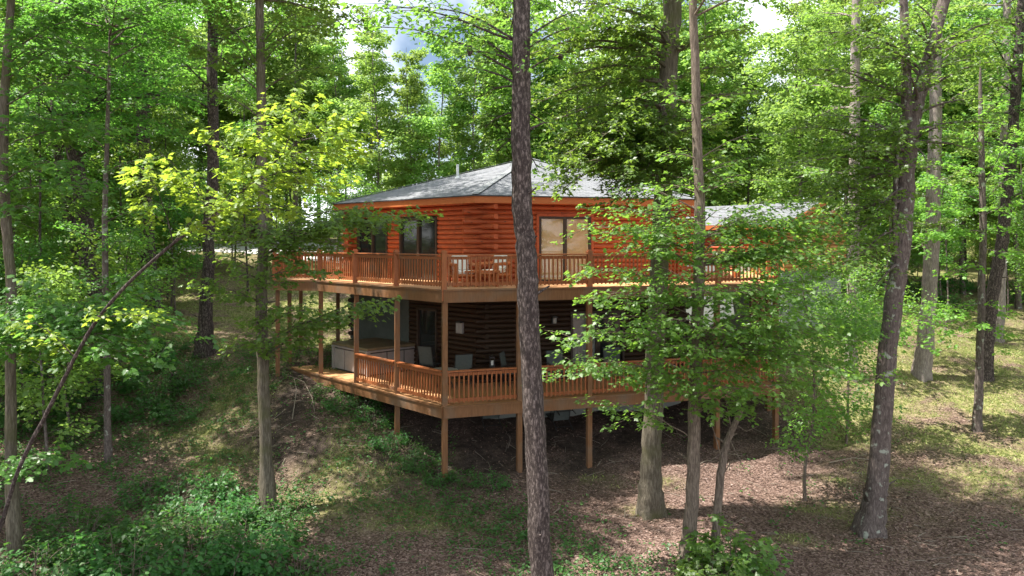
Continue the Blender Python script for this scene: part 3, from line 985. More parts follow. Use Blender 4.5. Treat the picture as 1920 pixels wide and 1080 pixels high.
# folded chairs stored under the lower deck
for (px, d, lean, lab) in ((928, 22.6, 62, 'folding chair stored tilted against the pale foundation beneath the lower deck corner'),
                           (1062, 23.2, 70, 'folding chair stored under the lower deck near its front posts')):
    p = at(px, 700, d)
    c = copy_tree(ch0); c.location = (p[0], p[1], zg1(p[0], p[1]) + 0.35); c.rotation_euler = (R(-lean), 0, R(20)); c["label"] = lab
    c["group"] = 'chairs stored under the lower deck'
# round side table
p = at(832, 680, 22.4)
M['table_white'] = plain('table_white', (0.42, 0.43, 0.41), 0.5, var=.05)
rt = empty('side_table', (p[0], p[1], ZL), 'round white-topped side table by the lower deck corner post', 'table')
mb = MB(); mb.cyl((p[0], p[1], ZL + 0.55), (p[0], p[1], ZL + 0.585), 0.42, n=28); mb.build('table_top', M['table_white'], rt)
for k in range(3):
    mb = MB(); a = R(120 * k + 20)
    mb.tube([(p[0] + .1 * math.cos(a), p[1] + .1 * math.sin(a), ZL + .55), (p[0] + .3 * math.cos(a), p[1] + .3 * math.sin(a), ZL)], [0.016] * 2, 8)
    mb.build('leg', M['metal_dark'], rt)
# lantern table
p = at(917, 670, 23.0)
lt = empty('patio_table', (p[0], p[1], ZL), 'low dark rectangular patio table against the lower log wall', 'table')
mb = MB(); mb.box((p[0], p[1], ZL + .56), (1.25, .7, .04), R(16)); mb.build('table_top', M['trim_dark'], lt, bevel=.01)
for sx, sy in ((-1, -1), (1, -1), (1, 1), (-1, 1)):
    mb = MB(); o = rot(16) * .55 * sx + rot(106) * .28 * sy
    mb.beam((p[0] + o[0], p[1] + o[1], ZL), (p[0] + o[0], p[1] + o[1], ZL + .54), .05, .05, up=uF); mb.build('leg', M['trim_dark'], lt)
lz = ZL + .58
ln = empty('lantern', (p[0] + .1, p[1], lz), 'small dark lantern standing on the low patio table', 'lantern')
mb = MB(); mb.box((p[0] + .1, p[1], lz + .02), (.16, .16, .04)); mb.box((p[0] + .1, p[1], lz + .28), (.17, .17, .04))
for sx in (-1, 1):
    for sy in (-1, 1): mb.box((p[0] + .1 + .07 * sx, p[1] + .07 * sy, lz + .15), (.015, .015, .22))
mb.cyl((p[0] + .1, p[1], lz + .3), (p[0] + .1, p[1], lz + .36), .06, .01, 10)
mb.build('frame', M['metal_dark'], ln)
mb = MB(); mb.cyl((p[0] + .1, p[1], lz + .04), (p[0] + .1, p[1], lz + .18), .04, n=12); mb.build('candle', M['white'], ln)
# wall lamp on the front lower wall, paper box on the left lower wall
q = WP[0] + dF * 2.35 + oF * 0.1
sc_ = empty('wall_lamp', (q[0], q[1], 3.75), 'dark wall lamp with pale shade left of the lower sliding door', 'lamp')
mb = MB(); mb.box((q[0], q[1], 3.85), (.13, .1, .2), R(angF)); mb.box((*(q + oF * .08)[:2], 3.98), (.15, .22, .05), R(angF)); mb.build('bracket', M['metal_dark'], sc_)
mb = MB(); r_ = q + oF * .12; mb.cyl((r_[0], r_[1], 3.78), (r_[0], r_[1], 3.95), .055, .065, 12); mb.build('shade', M['lamp_glass'], sc_)
dLw = nrm(WP[0] - WP[5]); oL = np.array([dLw[1], -dLw[0], 0])
q = WP[0] - dLw * 0.9 + oL * 0.1
lb = empty('wall_lantern', (q[0], q[1], 3.4), 'white two-panel box lantern on the lower log wall near the corner', 'lantern')
mb = MB(); mb.box((q[0], q[1], 3.62), (.3, .1, .34), math.atan2(dLw[1], dLw[0])); mb.build('body', M['tub'], lb, bevel=.01)
mb = MB(); mb.box((*(q + oL * .02)[:2], 3.81), (.22, .13, .05), math.atan2(dLw[1], dLw[0])); mb.build('cap', M['metal_dark'], lb)
mb = MB()
for s in (-.075, .075): mb.box((*(q + oL * .05 + dLw * s)[:2], 3.62), (.1, .012, .24), math.atan2(dLw[1], dLw[0]))
mb.build('panel', M['lamp_glass'], lb)


def log_chair(loc, rz, label, cushion=True, group='log chairs on the upper deck', wide=0.62):
    root = empty('log_armchair', (0, 0, 0), label, 'armchair', group)
    mb = MB(); h = wide / 2
    for s in (-1, 1):
        mb.cyl((s * h, -.32, 0), (s * h, -.32, .62), .045, n=10); mb.cyl((s * h, .32, 0), (s * h, .42, .92), .045, n=10)
        mb.cyl((s * h, -.38, .62), (s * h, .4, .64), .05, n=10); mb.cyl((s * h, -.32, .3), (s * h, .36, .3), .035, n=10)
    mb.cyl((-h, -.32, .32), (h, -.32, .32), .04, n=10); mb.cyl((-h, .40, .85), (h, .40, .85), .04, n=10); mb.cyl((-h, .34, .35), (h, .34, .35), .04, n=10)
    mb.build('frame', M['fascia'], root, smooth=True)
    mb = MB()
    for i in range(6): mb.box((0, -.28 + .11 * i, .345), (wide - .06, .09, .025))
    mb.build('seat', M['fascia'], root)
    mb = MB()
    for i in range(5): mb.cyl((-h + wide * (i + .5) / 5, .35, .36), (-h + wide * (i + .5) / 5, .41, .84), .025, n=8)
    mb.build('backrest', M['fascia'], root, smooth=True)
    if cushion:
        mb = MB(); mb.box((0, -.02, .41), (wide - .1, .58, .10)); mb.build('seat_cushion', M['cushion'], root, bevel=.04)
        mb = MB(); mb.hexa((-h + .06, .24, .46), (wide - .12, 0, 0), (0, .09, 0), (0, .07, .42)); mb.build('back_cushion', M['cushion'], root, bevel=.035)
    root.location = loc; root.rotation_euler = (0, 0, rz)
    return root


lc = log_chair((*at(868, 520, 21.6)[:2], ZU), R(20), 'red log armchair with a cream cushion nearest the upper deck corner')
p = at(926, 520, 22.4)
c = copy_tree(lc); c.location = (p[0], p[1], ZU); c.rotation_euler = (0, 0, R(-35)); c["label"] = 'red log armchair with cream cushions beside the upper deck bench, left of the dark trunk'
p = at(905, 520, 21.6)
tb = empty('log_table', (p[0], p[1], ZU), 'low red log table between the armchairs on the upper deck', 'table')
mb = MB()
for i in range(6): mb.box((p[0], p[1] - .27 + .11 * i, ZU + .43), (1.0, .1, .05))
mb.build('table_top', M['fascia'], tb)
for sx in (-1, 1):
    for sy in (-1, 1):
        mb = MB(); mb.cyl((p[0] + .42 * sx, p[1] + .24 * sy, ZU), (p[0] + .42 * sx, p[1] + .24 * sy, ZU + .4), .045, n=10); mb.build('leg', M['fascia'], tb)
p = at(1385, 470, 27.5)
# cream parasol-like furniture on the right of the upper deck is left to a second cushioned chair
c = copy_tree(lc); c.location = (p[0] - .4, p[1], ZU); c.rotation_euler = (0, 0, R(60)); c["label"] = 'red log armchair with cream cushions at the far right side of the upper deck'

# far shed beyond the driveway, barrel on the left lawn
p = at(462, 470, 63); zs = zg1(p[0], p[1])
sh = empty('open_shed', (p[0], p[1], zs), 'small weathered brown shed with open front beyond the driveway', 'shed')
M['shed'] = plain('weathered_boards', (0.22, 0.16, 0.12), 0.85, ns=5)
mb = MB(); mb.box((p[0], p[1] + 1.2, zs + 1.1), (3.6, .1, 2.2)); mb.box((p[0] - 1.8, p[1], zs + 1.1), (.1, 2.3, 2.2)); mb.box((p[0] + 1.8, p[1], zs + 1.1), (.1, 2.3, 2.2)); mb.build('wall', M['shed'], sh)
mb = MB(); mb.hexa((p[0] - 2.1, p[1] - 1.6, zs + 2.15), (4.2, 0, 0), (0, 3.1, .35), (0, 0, .12)); mb.build('roof', M['shed'], sh)
for s in (-1.75, -.6, .6, 1.75):
    mb = MB(); mb.box((p[0] + s, p[1] - 1.2, zs + 1.1), (.14, .14, 2.2)); mb.build('post', M['shed'], sh)
p = on_ground(254, 548); 
br = empty('barrel', tuple(p), 'teal plastic barrel standing on the left lawn beside a trunk', 'barrel')
mb = MB(); mb.tube([p + np.array([0, 0, z]) for z in (-.02, .05, .3, .32, .55, .57, .85, .9)], [.27, .29, .3, .31, .31, .3, .29, .27], 20); mb.build('drum', M['barrel'], br, smooth=True)
mb = MB(); mb.cyl(p + np.array([0, 0, .9]), p + np.array([0, 0, .94]), .29, n=20); mb.build('lid', M['barrel'], br)

# ------------------------------------------------------------------ trees
MAPLE = np.array([(0, 0), (.02, .28), (.22, .2), (.42, .5), (.52, .2), (.68, .23), (1, 0), (.68, -.23), (.52, -.2), (.42, -.5), (.22, -.2), (.02, -.28)])
STAR = np.array([(0, 0), (.3, .42), (.5, .2), (1, 0), (.5, -.2), (.3, -.42)])
OVAL = np.array([(0, 0), (.3, .24), (.65, .22), (1, 0), (.65, -.22), (.3, -.24)])
DIAM = np.array([(0, 0), (.45, .34), (1, 0), (.45, -.34)])


def leaves_mesh(name, P, D, size, tmpl, mat, rng, tilt=0.45, droop=0.35):
    n = len(P); k = len(tmpl)
    ang = rng.normal(0, 0.8, n)
    dx = D[:, 0] * np.cos(ang) - D[:, 1] * np.sin(ang); dy = D[:, 0] * np.sin(ang) + D[:, 1] * np.cos(ang)
    u = nrm(np.stack([dx, dy, -rng.uniform(-0.15, 2 * droop, n)], 1))
    up = nrm(np.stack([rng.normal(0, tilt, n), rng.normal(0, tilt, n), np.ones(n)], 1))
    s = nrm(np.cross(up, u)); nn = np.cross(u, s)
    sz = size * rng.uniform(0.45, 1.25, n)
    t = tmpl
    zf = -0.28 * np.abs(t[:, 1]) - 0.16 * t[:, 0] ** 2
    V = P[:, None, :] + sz[:, None, None] * (u[:, None, :] * t[None, :, 0, None] + s[:, None, :] * t[None, :, 1, None] + nn[:, None, :] * zf[None, :, None])
    me = np_mesh(name, V.reshape(-1, 3), np.arange(n * k), np.arange(n) * k, mat)
    a = me.attributes.new("leaf_rand", 'FLOAT', 'POINT')
    a.data.foreach_set("value", np.repeat(np.clip(rng.beta(1.6, 2.2, n), 0, 1), k).astype(np.float32))
    return me


class Tree:
    def __init__(self, seed, leaf=0.11, tmpl=STAR):
        self.rng = np.random.default_rng(seed); self.V, self.Q, self.nv = [], [], 0
        self.P, self.D = [], []
        self.leaf, self.tmpl = leaf, tmpl
        self.sub_step, self.subwood = 0.22, True
        self.path = None

    def wood(self, P, rad, n=6, lump=None):
        V, Q = tube_np(np.asarray(P, float), np.asarray(rad, float), n, lump)
        self.V.append(V); self.Q.append(Q + self.nv); self.nv += len(V)

    def trunk(self, pts, rads, n=14, flare=True, sub=6):
        """pts world points from base upward"""
        pts = np.asarray(pts, float); rads = np.asarray(rads, float)
        k = len(pts); t = np.arange(k); tt = np.linspace(0, k - 1, (k - 1) * sub + 1)
        P = np.stack([np.interp(tt, t, pts[:, i]) for i in range(3)], 1)
        # smooth the polyline a little
        for _ in range(2): P[1:-1] = (P[:-2] + 2 * P[1:-1] + P[2:]) / 4
        r = np.interp(tt, t, rads)
        L = np.concatenate([[0], np.cumsum(np.linalg.norm(np.diff(P, axis=0), axis=1))])
        P[1:-1] += self.rng.normal(0, 0.06, (len(P) - 2, 3)) * r[1:-1, None]
        th = np.linspace(0, 2 * math.pi, n, endpoint=False)
        ph = self.rng.uniform(0, 6.28, 4)
        lump = np.ones((len(P), n))
        for i in range(len(P)):
            lump[i] += 0.05 * np.sin(3 * th + ph[0] + L[i] * 1.3) + 0.04 * np.sin(5 * th + ph[1] - L[i] * 2.1) + self.rng.normal(0, 0.015, n)
            if flare:
                fl = math.exp(-L[i] / (2.6 * rads[0]))
                lump[i] += fl * (0.22 + 0.2 * np.sin(4 * th + ph[2]) + 0.15 * np.sin(7 * th + ph[3]))
        self.wood(P, r, n, lump)
        if rads[0] > .09 and n > 9:
            for _ in range(5):
                q = int(self.rng.integers(len(P) // 8, int(len(P) * .6))); a = self.rng.uniform(0, 6.28)
                d_ = np.array([math.cos(a), math.sin(a), self.rng.uniform(.1, .7)])
                self.wood([P[q] + d_ * r[q] * .6, P[q] + d_ * (r[q] + self.rng.uniform(.05, .25))], [.03, .012], 6)
        self.path, self.prad = P, r
        return P

    def on_trunk(self, z):
        i = int(np.argmin(np.abs(self.path[:, 2] - z)))
        return self.path[i], self.prad[i]

    def spray(self, a, b, r0=0.03, dens=1.0, arch=0.12, width=0.42, wood=True):
        """limb from a to b with flat side sprays; leaves on its outer part"""
        rng = self.rng
        a, b = np.asarray(a, float), np.asarray(b, float)
        Ln = np.linalg.norm(b - a) + 1e-6
        k = max(4, int(Ln / 0.35) + 2)
        t = np.linspace(0, 1, k)
        P = a + (b - a) * t[:, None]
        P[:, 2] += arch * Ln * np.sin(t * math.pi * 0.9) 
        P[1:] += np.cumsum(rng.normal(0, 0.025 * Ln / k ** .5, (k - 1, 3)), axis=0)
        if wood: self.wood(P, np.maximum(r0 * (1 - t * 0.85), 0.004), 6)
        tw_p, tw_d, tw_l = [], [], []
        nsub = max(4, int(Ln / self.sub_step))
        for i in range(nsub):
            f = 0.12 + 0.88 * (i + rng.uniform(0, .8)) / nsub
            f = min(f, 0.99)
            j = min(int(f * (k - 1)), k - 2); q = P[j] + (P[j + 1] - P[j]) * (f * (k - 1) - j)
            dr = nrm(P[j + 1] - P[j])
            sgn = 1 if i % 2 else -1
            az = math.atan2(dr[1], dr[0]) + sgn * rng.uniform(0.5, 1.25)
            sl = Ln * width * (1.05 - 0.7 * f) * rng.uniform(0.6, 1.25) + 0.12
            el = rng.normal(0.05, 0.22) + 0.3 * dr[2]
            sd = np.array([math.cos(az) * math.cos(el), math.sin(az) * math.cos(el), math.sin(el)])
            e = q + sd * sl + np.array([0, 0, -0.06 * sl])
            if wood and self.subwood: self.wood([q, (q + e) / 2 + np.array([0, 0, .04 * sl]), e], [max(.004, r0 * .4 * (1 - f * .5)), .005, .003], 4)
            nt_ = max(3, int(sl / 0.10))
            for m_ in range(nt_):
                g = (m_ + rng.uniform(0.2, 1)) / nt_
                az2 = az + (1 if m_ % 2 else -1) * rng.uniform(0.3, 1.1)
                tl = rng.uniform(0.14, 0.34) * (1.15 - 0.4 * g)
                tw_p.append(q + (e - q) * g); tw_d.append((math.cos(az2), math.sin(az2), rng.normal(0, .25))); tw_l.append(tl)
            tw_p.append(e); tw_d.append(tuple(sd)); tw_l.append(0.2)
        tw_p, tw_d, tw_l = np.array(tw_p), nrm(np.array(tw_d)), np.array(tw_l)
        per = max(1, int(math.ceil(5.2 * dens)))
        for m_ in range(per):
            keep = rng.uniform(0, 1, len(tw_p)) < 5.2 * dens / per
            f = rng.uniform(0.1, 1.0, len(tw_p))
            pp = tw_p + tw_d * (tw_l * f)[:, None] + rng.normal(0, 1, (len(tw_p), 3)) * np.array([.04, .04, .05])
            self.P.append(pp[keep]); self.D.append(tw_d[keep])

    def clump(self, c, rad, n, flat=0.55):
        rng = self.rng
        g = rng.normal(0, 1, (n, 3)); g = g / (np.linalg.norm(g, axis=1, keepdims=True) + 1e-9) * (rng.uniform(0, 1, (n, 1)) ** 0.45)
        P = np.asarray(c) + g * np.array([rad, rad, rad * flat])
        self.P.append(P); self.D.append(nrm(g * np.array([1, 1, .1]) + 1e-6))

    def rand_limbs(self, z0, z1, n, l0, l1, az=(0, 360), el=(-5, 35), dens=1.0, width=0.42, r=0.03, wood=True):
        rng = self.rng
        for i in range(n):
            z = z0 + (z1 - z0) * (i + rng.uniform(0, 1)) / n
            q, _ = self.on_trunk(z)
            A = R(rng.uniform(*az)); E = R(rng.uniform(*el)); Ln = rng.uniform(l0, l1)
            e = q + Ln * np.array([math.cos(A) * math.cos(E), math.sin(A) * math.cos(E), math.sin(E)])
            self.spray(q, e, r, dens, 0.05, width, wood)

    def build(self, name, label, cat, bark, leafmat, group=None, base=None, crown='crown', stem='trunk', tilt=.45, droop=.35):
        base = np.asarray(self.path[0] if base is None else base, float)
        root = empty(name, tuple(base), label, cat, group)
        if self.V:
            V = np.concatenate(self.V) - base; Q = np.concatenate(self.Q)
            link(stem, np_mesh(stem, V, Q.ravel(), np.arange(len(Q)) * 4, bark, smooth=True), root)
        if self.P:
            P = np.concatenate(self.P) - base; D = np.concatenate(self.D)
            link(crown, leaves_mesh(crown, P, D, self.leaf, self.tmpl, leafmat, self.rng, tilt, droop), root)
            self.count = len(P)
        return root


def px_trunk(tr, spec, d, top=None, n=14, flare=True, dz=0.12):
    """spec: (px, py, width px) from the base up; depth d for all (a straight standing stem) ; top: extra (dx, dz, r)"""
    pts, rad = [], []
    for (x, y, wd) in spec:
        pts.append(at(x, y, d)); rad.append(wd / 2 / F * d)
    pts[0][2] = zg1(pts[0][0], pts[0][1]) - dz
    if top:
        for (dx, dy, h, r) in top:
            pts.append(pts[-1] + np.array([dx, dy, h])); rad.append(r)
    tr.trunk(pts, rad, n, flare)


def px_sprays(tr, lst, d0, r=0.025, dens=1.0, width=.42, rise=25):
    for it in lst:
        x, y, d = it[:3]
        b = at(x, y, d)
        ys = y + (it[3] if len(it) > 3 else rise)
        z = CZ - (ys - HY) / F * d0
        a, _ = tr.on_trunk(z)
        tr.spray(a, b, r, dens, 0.10, width)


# --- central dark flaky trunk
t = Tree(11, 0.115, OVAL)
px_trunk(t, [(1024, 1250, 52), (1017, 1080, 42), (1010, 920, 41), (995, 700, 39), (990, 560, 38), (986, 460, 37), (980, 400, 37), (976, 250, 36), (976, 120, 34), (978, 0, 32)], 12.3,
         [(.1, .1, 2.0, .12), (.2, .1, 2.5, .09), (.2, 0, 2.5, .05)], n=20)
px_sprays(t, [(700, 60, 12.6, 80), (760, 15, 12.0, 70), (820, 60, 13.0, 60), (640, 25, 12.5, 60), (880, 95, 12, 30), (840, 130, 12.5, 40), (1090, 50, 12.4, 60), (1060, 100, 11.9, 40), (1140, 20, 12.8, 60),
              (905, 250, 12.8, -50), (930, 290, 12.6, -40), (880, 190, 12.9, -20), (1010, 330, 12.8, -60), (1040, 250, 12.6, -40)], 12.3, .022, .75, .35)
t.rand_limbs(10.8, 16.5, 26, 2.0, 4.0, dens=.5, r=.04)
dark_trunk = t.build('forest_tree', 'tallest dark flaky-barked tree trunk crossing the middle of the red log house', 'tree', M['bark_dark'], M['leaf_mid'], tilt=.6)

def burl(root, p, r, tall=1.0):
    bm_ = MB(); ths = np.linspace(0, math.pi, 7)
    bm_.tube([p + np.array([0, 0, -math.cos(a) * r * tall]) for a in ths], [max(.004, math.sin(a) * r) for a in ths], 9)
    bm_.build('burl', M['bark_dark'], root, True)


burl(dark_trunk, at(881, 95, 12.0), .05, 1.9)
# --- stout trunk right of the corner, bark grey green, mossy base
t = Tree(12, 0.13, STAR)
px_trunk(t, [(1217, 955, 44), (1219, 900, 38), (1223, 840, 36), (1228, 640, 34), (1243, 400, 33), (1248, 280, 33), (1254, 130, 34), (1262, 0, 34)], 18.4,
         [(.1, .1, 2.2, .17), (.2, .1, 2.5, .11), (.2, 0, 2.5, .06)], n=18)
px_sprays(t, [(1050, 108, 18, -10), (1000, 205, 17.5, -50), (1040, 150, 18, -10), (1080, 250, 17.6, -20), (1110, 330, 17.8, -20), (1060, 360, 17.6, -60), (1150, 200, 17.2, 0), (1030, 290, 18.2, -60), (1010, 60, 18, 30), (1130, 60, 18, 40), (1160, 300, 17.2, -30),
              (1180, 240, 17, -20), (1110, 180, 17.4, -20), (1350, 240, 18.5, 20), (1370, 130, 18.5, 20), (1400, 60, 18, 40), (1090, 20, 17.5, 40), (1180, 110, 17, 20), (1320, 330, 18, 0), (1080, 310, 17.0, -60), (1130, 370, 17.2, -70), (1200, 340, 16.8, -50), (1060, 60, 17.2, 30), (1150, 30, 17, 40), (1000, 110, 17.6, 0), (1210, 180, 16.6, 0), (1190, 60, 16.6, 20), (1280, 370, 17, -30), (1340, 60, 17.4, 40), (1400, 180, 17.8, 20), (1130, 260, 16.6, -20), (1040, 330, 17.4, -80), (1150, 325, 16.8, -40), (1290, 345, 17, -40), (1330, 370, 17.2, -50), (1200, 300, 16.6, -30), (1100, 290, 17, -40), (1020, 250, 17.4, -40), (1170, 380, 16.8, -70), (1350, 310, 17.4, -20), (1120, 310, 16.4, -70), (1160, 350, 16.4, -90), (1090, 350, 16.6, -90), (1210, 385, 16.4, -80), (1300, 320, 16.6, -50), (1330, 260, 16.6, -20), (1370, 350, 16.8, -50), (1260, 300, 16.4, -40), (1060, 300, 16.8, -70), (1140, 400, 16.6, -110), (1040, 350, 17, -100)], 18.4, .05, .95, .36)
t.rand_limbs(12.6, 17.5, 26, 2.4, 4.2, dens=.42, r=.05)
t.rand_limbs(14.6, 17.5, 4, 5, 7, az=(115, 150), el=(8, 25), dens=.6, r=.06)  # long limbs added above the view to throw shade on the roof
stout_trunk = t.build('forest_tree', 'stout greenish-barked tree standing close in front of the right half of the decks', 'tree', M['bark_moss'], M['leaf_mid'])

burl(stout_trunk, at(1064, 92, 18), .075, .9)
burl(stout_trunk, at(1051, 108, 18), .07, .9)
# --- layered maple in front of the deck, pale brown stem
t = Tree(13, 0.112, MAPLE)
px_trunk(t, [(1286, 1055, 28), (1296, 960, 25), (1300, 850, 24), (1304, 700, 22), (1309, 550, 21), (1312, 400, 20), (1306, 200, 17), (1299, 0, 15)], 15.8, [(0, .1, 1.5, .07), (0, .1, 2, .04)])
px_sprays(t, [(1120, 400, 16.5), (1095, 440, 15.2), (1075, 515, 15), (1105, 565, 14.5), (1045, 645, 14.6), (1030, 725, 14.7), (1120, 605, 15.5), (1085, 690, 15), (1115, 770, 15, 60), (1165, 690, 14.8),
              (1400, 420, 16), (1480, 470, 15.6), (1460, 545, 15), (1600, 650, 15.2, -20), (1640, 745, 15, -60), (1560, 705, 15.6, -30), (1510, 790, 14.7, -60), (1420, 620, 14.5), (1400, 740, 14.5), (1600, 525, 15.2, -30),
              (1450, 690, 16), (1350, 560, 14.2), (1280, 605, 14), (1260, 520, 14.2), (1335, 480, 14.2), (1255, 690, 14.4), (1335, 665, 14.2), (1400, 300, 16), (1230, 350, 16.6), (1370, 210, 16), (1450, 350, 15.4), (1390, 500, 14.8),
              (1500, 560, 14.8), (1540, 620, 15.4), (1440, 760, 15.4), (1230, 610, 14.6), (1210, 560, 15), (1200, 480, 15.2), (1480, 640, 15.2), (1390, 680, 15.5), (1430, 480, 16.4), (1360, 390, 15), (1240, 300, 15.4, 10), (1390, 330, 15.2, 20), (1450, 260, 16, 30), (1420, 180, 16, 30), (1250, 180, 15.4, 30), (1280, 420, 14.6), (1220, 430, 15), (1450, 420, 15), (1500, 390, 16, 60), (1550, 410, 16.2, 60), (1580, 450, 16, 50), (1520, 440, 16.5, 40), (1600, 480, 16.2, 30), (1460, 380, 16.4, 60), (1540, 470, 15.6, 30), (1150, 400, 15, 40), (1200, 440, 14.6, 40), (1250, 390, 14.8, 40), (1180, 470, 14.6, 30), (1240, 460, 14.5, 20), (1130, 450, 15.2, 30), (1280, 340, 15, 40), (1180, 360, 15.4, 50),
              (1520, 500, 15.3, -10), (1560, 560, 15.0, -20), (1500, 680, 14.6, -20), (1580, 610, 14.8, -30), (1470, 600, 14.4), (1410, 560, 14.2), (1340, 620, 13.9), (1300, 560, 13.8), (1370, 730, 14.2), (1460, 740, 14.2, -30), (1530, 750, 15.2, -50), (1600, 700, 14.6, -50),
              (1290, 650, 14), (1220, 660, 14.6), (1330, 440, 14.4), (1410, 450, 14.8), (1370, 790, 14.6, -50), (1260, 730, 14.5), (1180, 640, 14.8), (1150, 560, 14.8), (1550, 480, 16, -30), (1490, 420, 16.4)], 15.8, .016, .66, .36)
t.rand_limbs(11.0, 14.2, 14, 1.4, 2.6, dens=.45)
t.build('maple_tree', 'slender pale-stemmed maple with layered sprays hiding the right end of the decks', 'tree', M['bark_brown'], M['leaf_maple'], tilt=.38)

# --- leaning dead sapling beside it
t = Tree(14, 0.1, STAR)
px_trunk(t, [(1338, 1015, 17), (1350, 900, 15), (1362, 830, 13), (1378, 795, 12), (1392, 765, 9)], 15.9, n=10)
rn = t.rng
for (x0, y0, x1, y1, d2) in ((1362, 830, 1310, 880, 15.6), (1372, 810, 1340, 700, 15.5), (1378, 795, 1420, 800, 15.6), (1350, 900, 1400, 860, 16.2), (1356, 870, 1322, 760, 15.7), (1385, 780, 1345, 690, 16.1), (1366, 820, 1395, 880, 15.5)):
    a, b = at(x0, y0, 15.9), at(x1, y1, d2)
    mid = (a + b) / 2 + rn.normal(0, .08, 3)
    t.wood([a, mid, b], [.016, .011, .005], 5)
t.build('dead_sapling', 'bare leaning sapling with broken twigs between the pale maple and the deck posts', 'sapling', M['bark_brown'], M['leaf_mid'])

# --- lichen-spotted forked tree at right
t = Tree(15, 0.12, STAR)
px_trunk(t, [(1632, 1005, 50), (1640, 940, 38), (1644, 900, 36), (1661, 700, 33), (1675, 560, 31), (1686, 500, 31), (1698, 350, 31), (1712, 225, 27), (1728, 160, 24), (1746, 90, 22), (1771, 0, 20)], 17.5, [(.4, 0, 2.2, .1), (.3, 0, 2.4, .06)], n=18)
t.wood([at(1708, 240, 17.5), at(1700, 190, 17.5), at(1699, 130, 17.45), at(1696, 40, 17.4), at(1690, -80, 17.4)], [.15, .12, .11, .10, .07], 12)
t.wood([at(1680, 480, 17.4), at(1676, 400, 17.35), at(1682, 300, 17.3), at(1690, 215, 17.35)], [.05, .055, .05, .03], 8)
px_sprays(t, [(1600, 60, 17.2, 60), (1560, 130, 17.3, 60), (1530, 220, 17.0, 40), (1570, 290, 16.8, 20), (1610, 180, 17, 40), (1640, 250, 16.5, 20), (1600, 350, 16.8, -20), (1640, 330, 16.9, 0), (1540, 380, 16.8, -60),
              (1800, 60, 17.2, 40), (1860, 120, 17, 50), (1830, 190, 16.7, 30), (1770, 240, 16.6, 20), (1880, 240, 17, 0), (1790, 140, 16.8, 40), (1660, 30, 17, 60), (1720, 30, 16.6, 60), (1900, 40, 17.5, 60), (1650, 110, 16.4, 40), (1700, 150, 16.2, 40), (1520, 300, 17.4, 0), (1480, 240, 17.6, 40),
              (1610, 430, 17, -60), (1580, 470, 16.6, -80), (1840, 290, 17.2, -20), (1740, 310, 16.8, -40), (1560, 425, 17, -60), (1600, 505, 16.8, -70), (1540, 530, 16.6, -80), (1510, 455, 17, -70), (1630, 550, 16.8, -60), (1580, 250, 16.6, 10), (1550, 340, 16.8, -10), (1620, 290, 16.4, -10), (1640, 400, 16.8, -40), (1500, 390, 17, -40), (1540, 60, 16.8, 60), (1490, 130, 17, 60), (1470, 330, 17.2, -20), (1620, 90, 16.6, 50), (1820, 110, 16.6, 40), (1870, 60, 16.8, 50), (1760, 80, 16.4, 40)], 17.5, .04, .95, .36)
t.rand_limbs(12, 15.5, 14, 2.2, 3.4, dens=.4, r=.05)
t.build('forest_tree', 'forked tree with lichen-spotted bark standing alone on the leaf litter at right', 'tree', M['bark_grey'], M['leaf_mid'], tilt=.55)

# --- trunks on the right lawn
def lawn_tree(seed, spec, d, label, bark, leafm, sprays, rl, leaf=.15, name='forest_tree', tmpl=STAR, top=((0, .1, 3, .1), (0, 0, 3, .05)), dens=.8, group=None, r=.045, width=.42):
    t = Tree(seed, leaf, tmpl)
    px_trunk(t, spec, d, top, n=14)
    px_sprays(t, sprays, d, r, dens, width)
    for a in rl: t.rand_limbs(*a[:5], dens=dens * .8, r=r, **(a[5] if len(a) > 5 else {}))
    return t.build(name, label, 'tree', bark, leafm, group)


lawn_tree(21, [(1594, 716, 22), (1597, 640, 22), (1599, 510, 21), (1601, 400, 20), (1603, 200, 18), (1605, 0, 15)], 28.4, 'straight pale-lit trunk just right of the tan gable wing', M['bark_pale'], M['leaf_mid'],
          [(1540, 250, 28, 30), (1660, 330, 28, 30), (1500, 330, 27.6, 20), (1560, 400, 27, 0)], [(11, 19, 9, 2, 3.2)])
lawn_tree(22, [(1727, 710, 29), (1735, 640, 28), (1742, 560, 26), (1750, 400, 25), (1753, 250, 22), (1757, 0, 18)], 28.7, 'broad trunk on the sunny lawn right of the lichen-spotted tree', M['bark_pale'], M['leaf_mid'],
          [(1690, 300, 28, 30), (1640, 380, 28, 0), (1800, 330, 28, 20), (1790, 420, 27.6, 0), (1700, 430, 27.5, 0)], [(11, 19, 10, 2, 3.4)])
t = Tree(23, 0.13, MAPLE)
px_trunk(t, [(1832, 797, 17), (1836, 700, 14), (1840, 600, 13), (1843, 400, 12), (1840, 270, 10), (1838, 180, 7)], 24.6, [(0, 0, 1.2, .02)], n=10)
px_sprays(t, [(1915, 245, 24.5, 110), (1900, 330, 24.3, 60), (1780, 310, 24.3, 30), (1720, 350, 24.2, 20), (1700, 480, 24.2, -50), (1760, 450, 24, -30), (1900, 430, 24, 0), (1930, 500, 24, -20), (1740, 400, 24, 10), (1780, 520, 24, -30), (1740, 660, 24.2, -60), (1690, 640, 24.3, -60),
              (1890, 600, 24, -30), (1930, 380, 24, 20), (1800, 230, 24, 40), (1870, 190, 24, 40), (1890, 660, 24, -60)], 24.6, .02, .9, .42)
t.build('maple_sapling', 'thin straight sapling with flat lime-green sprays at the far right of the lawn', 'tree', M['bark_grey'], M['leaf_lightmaple'], tilt=.3)
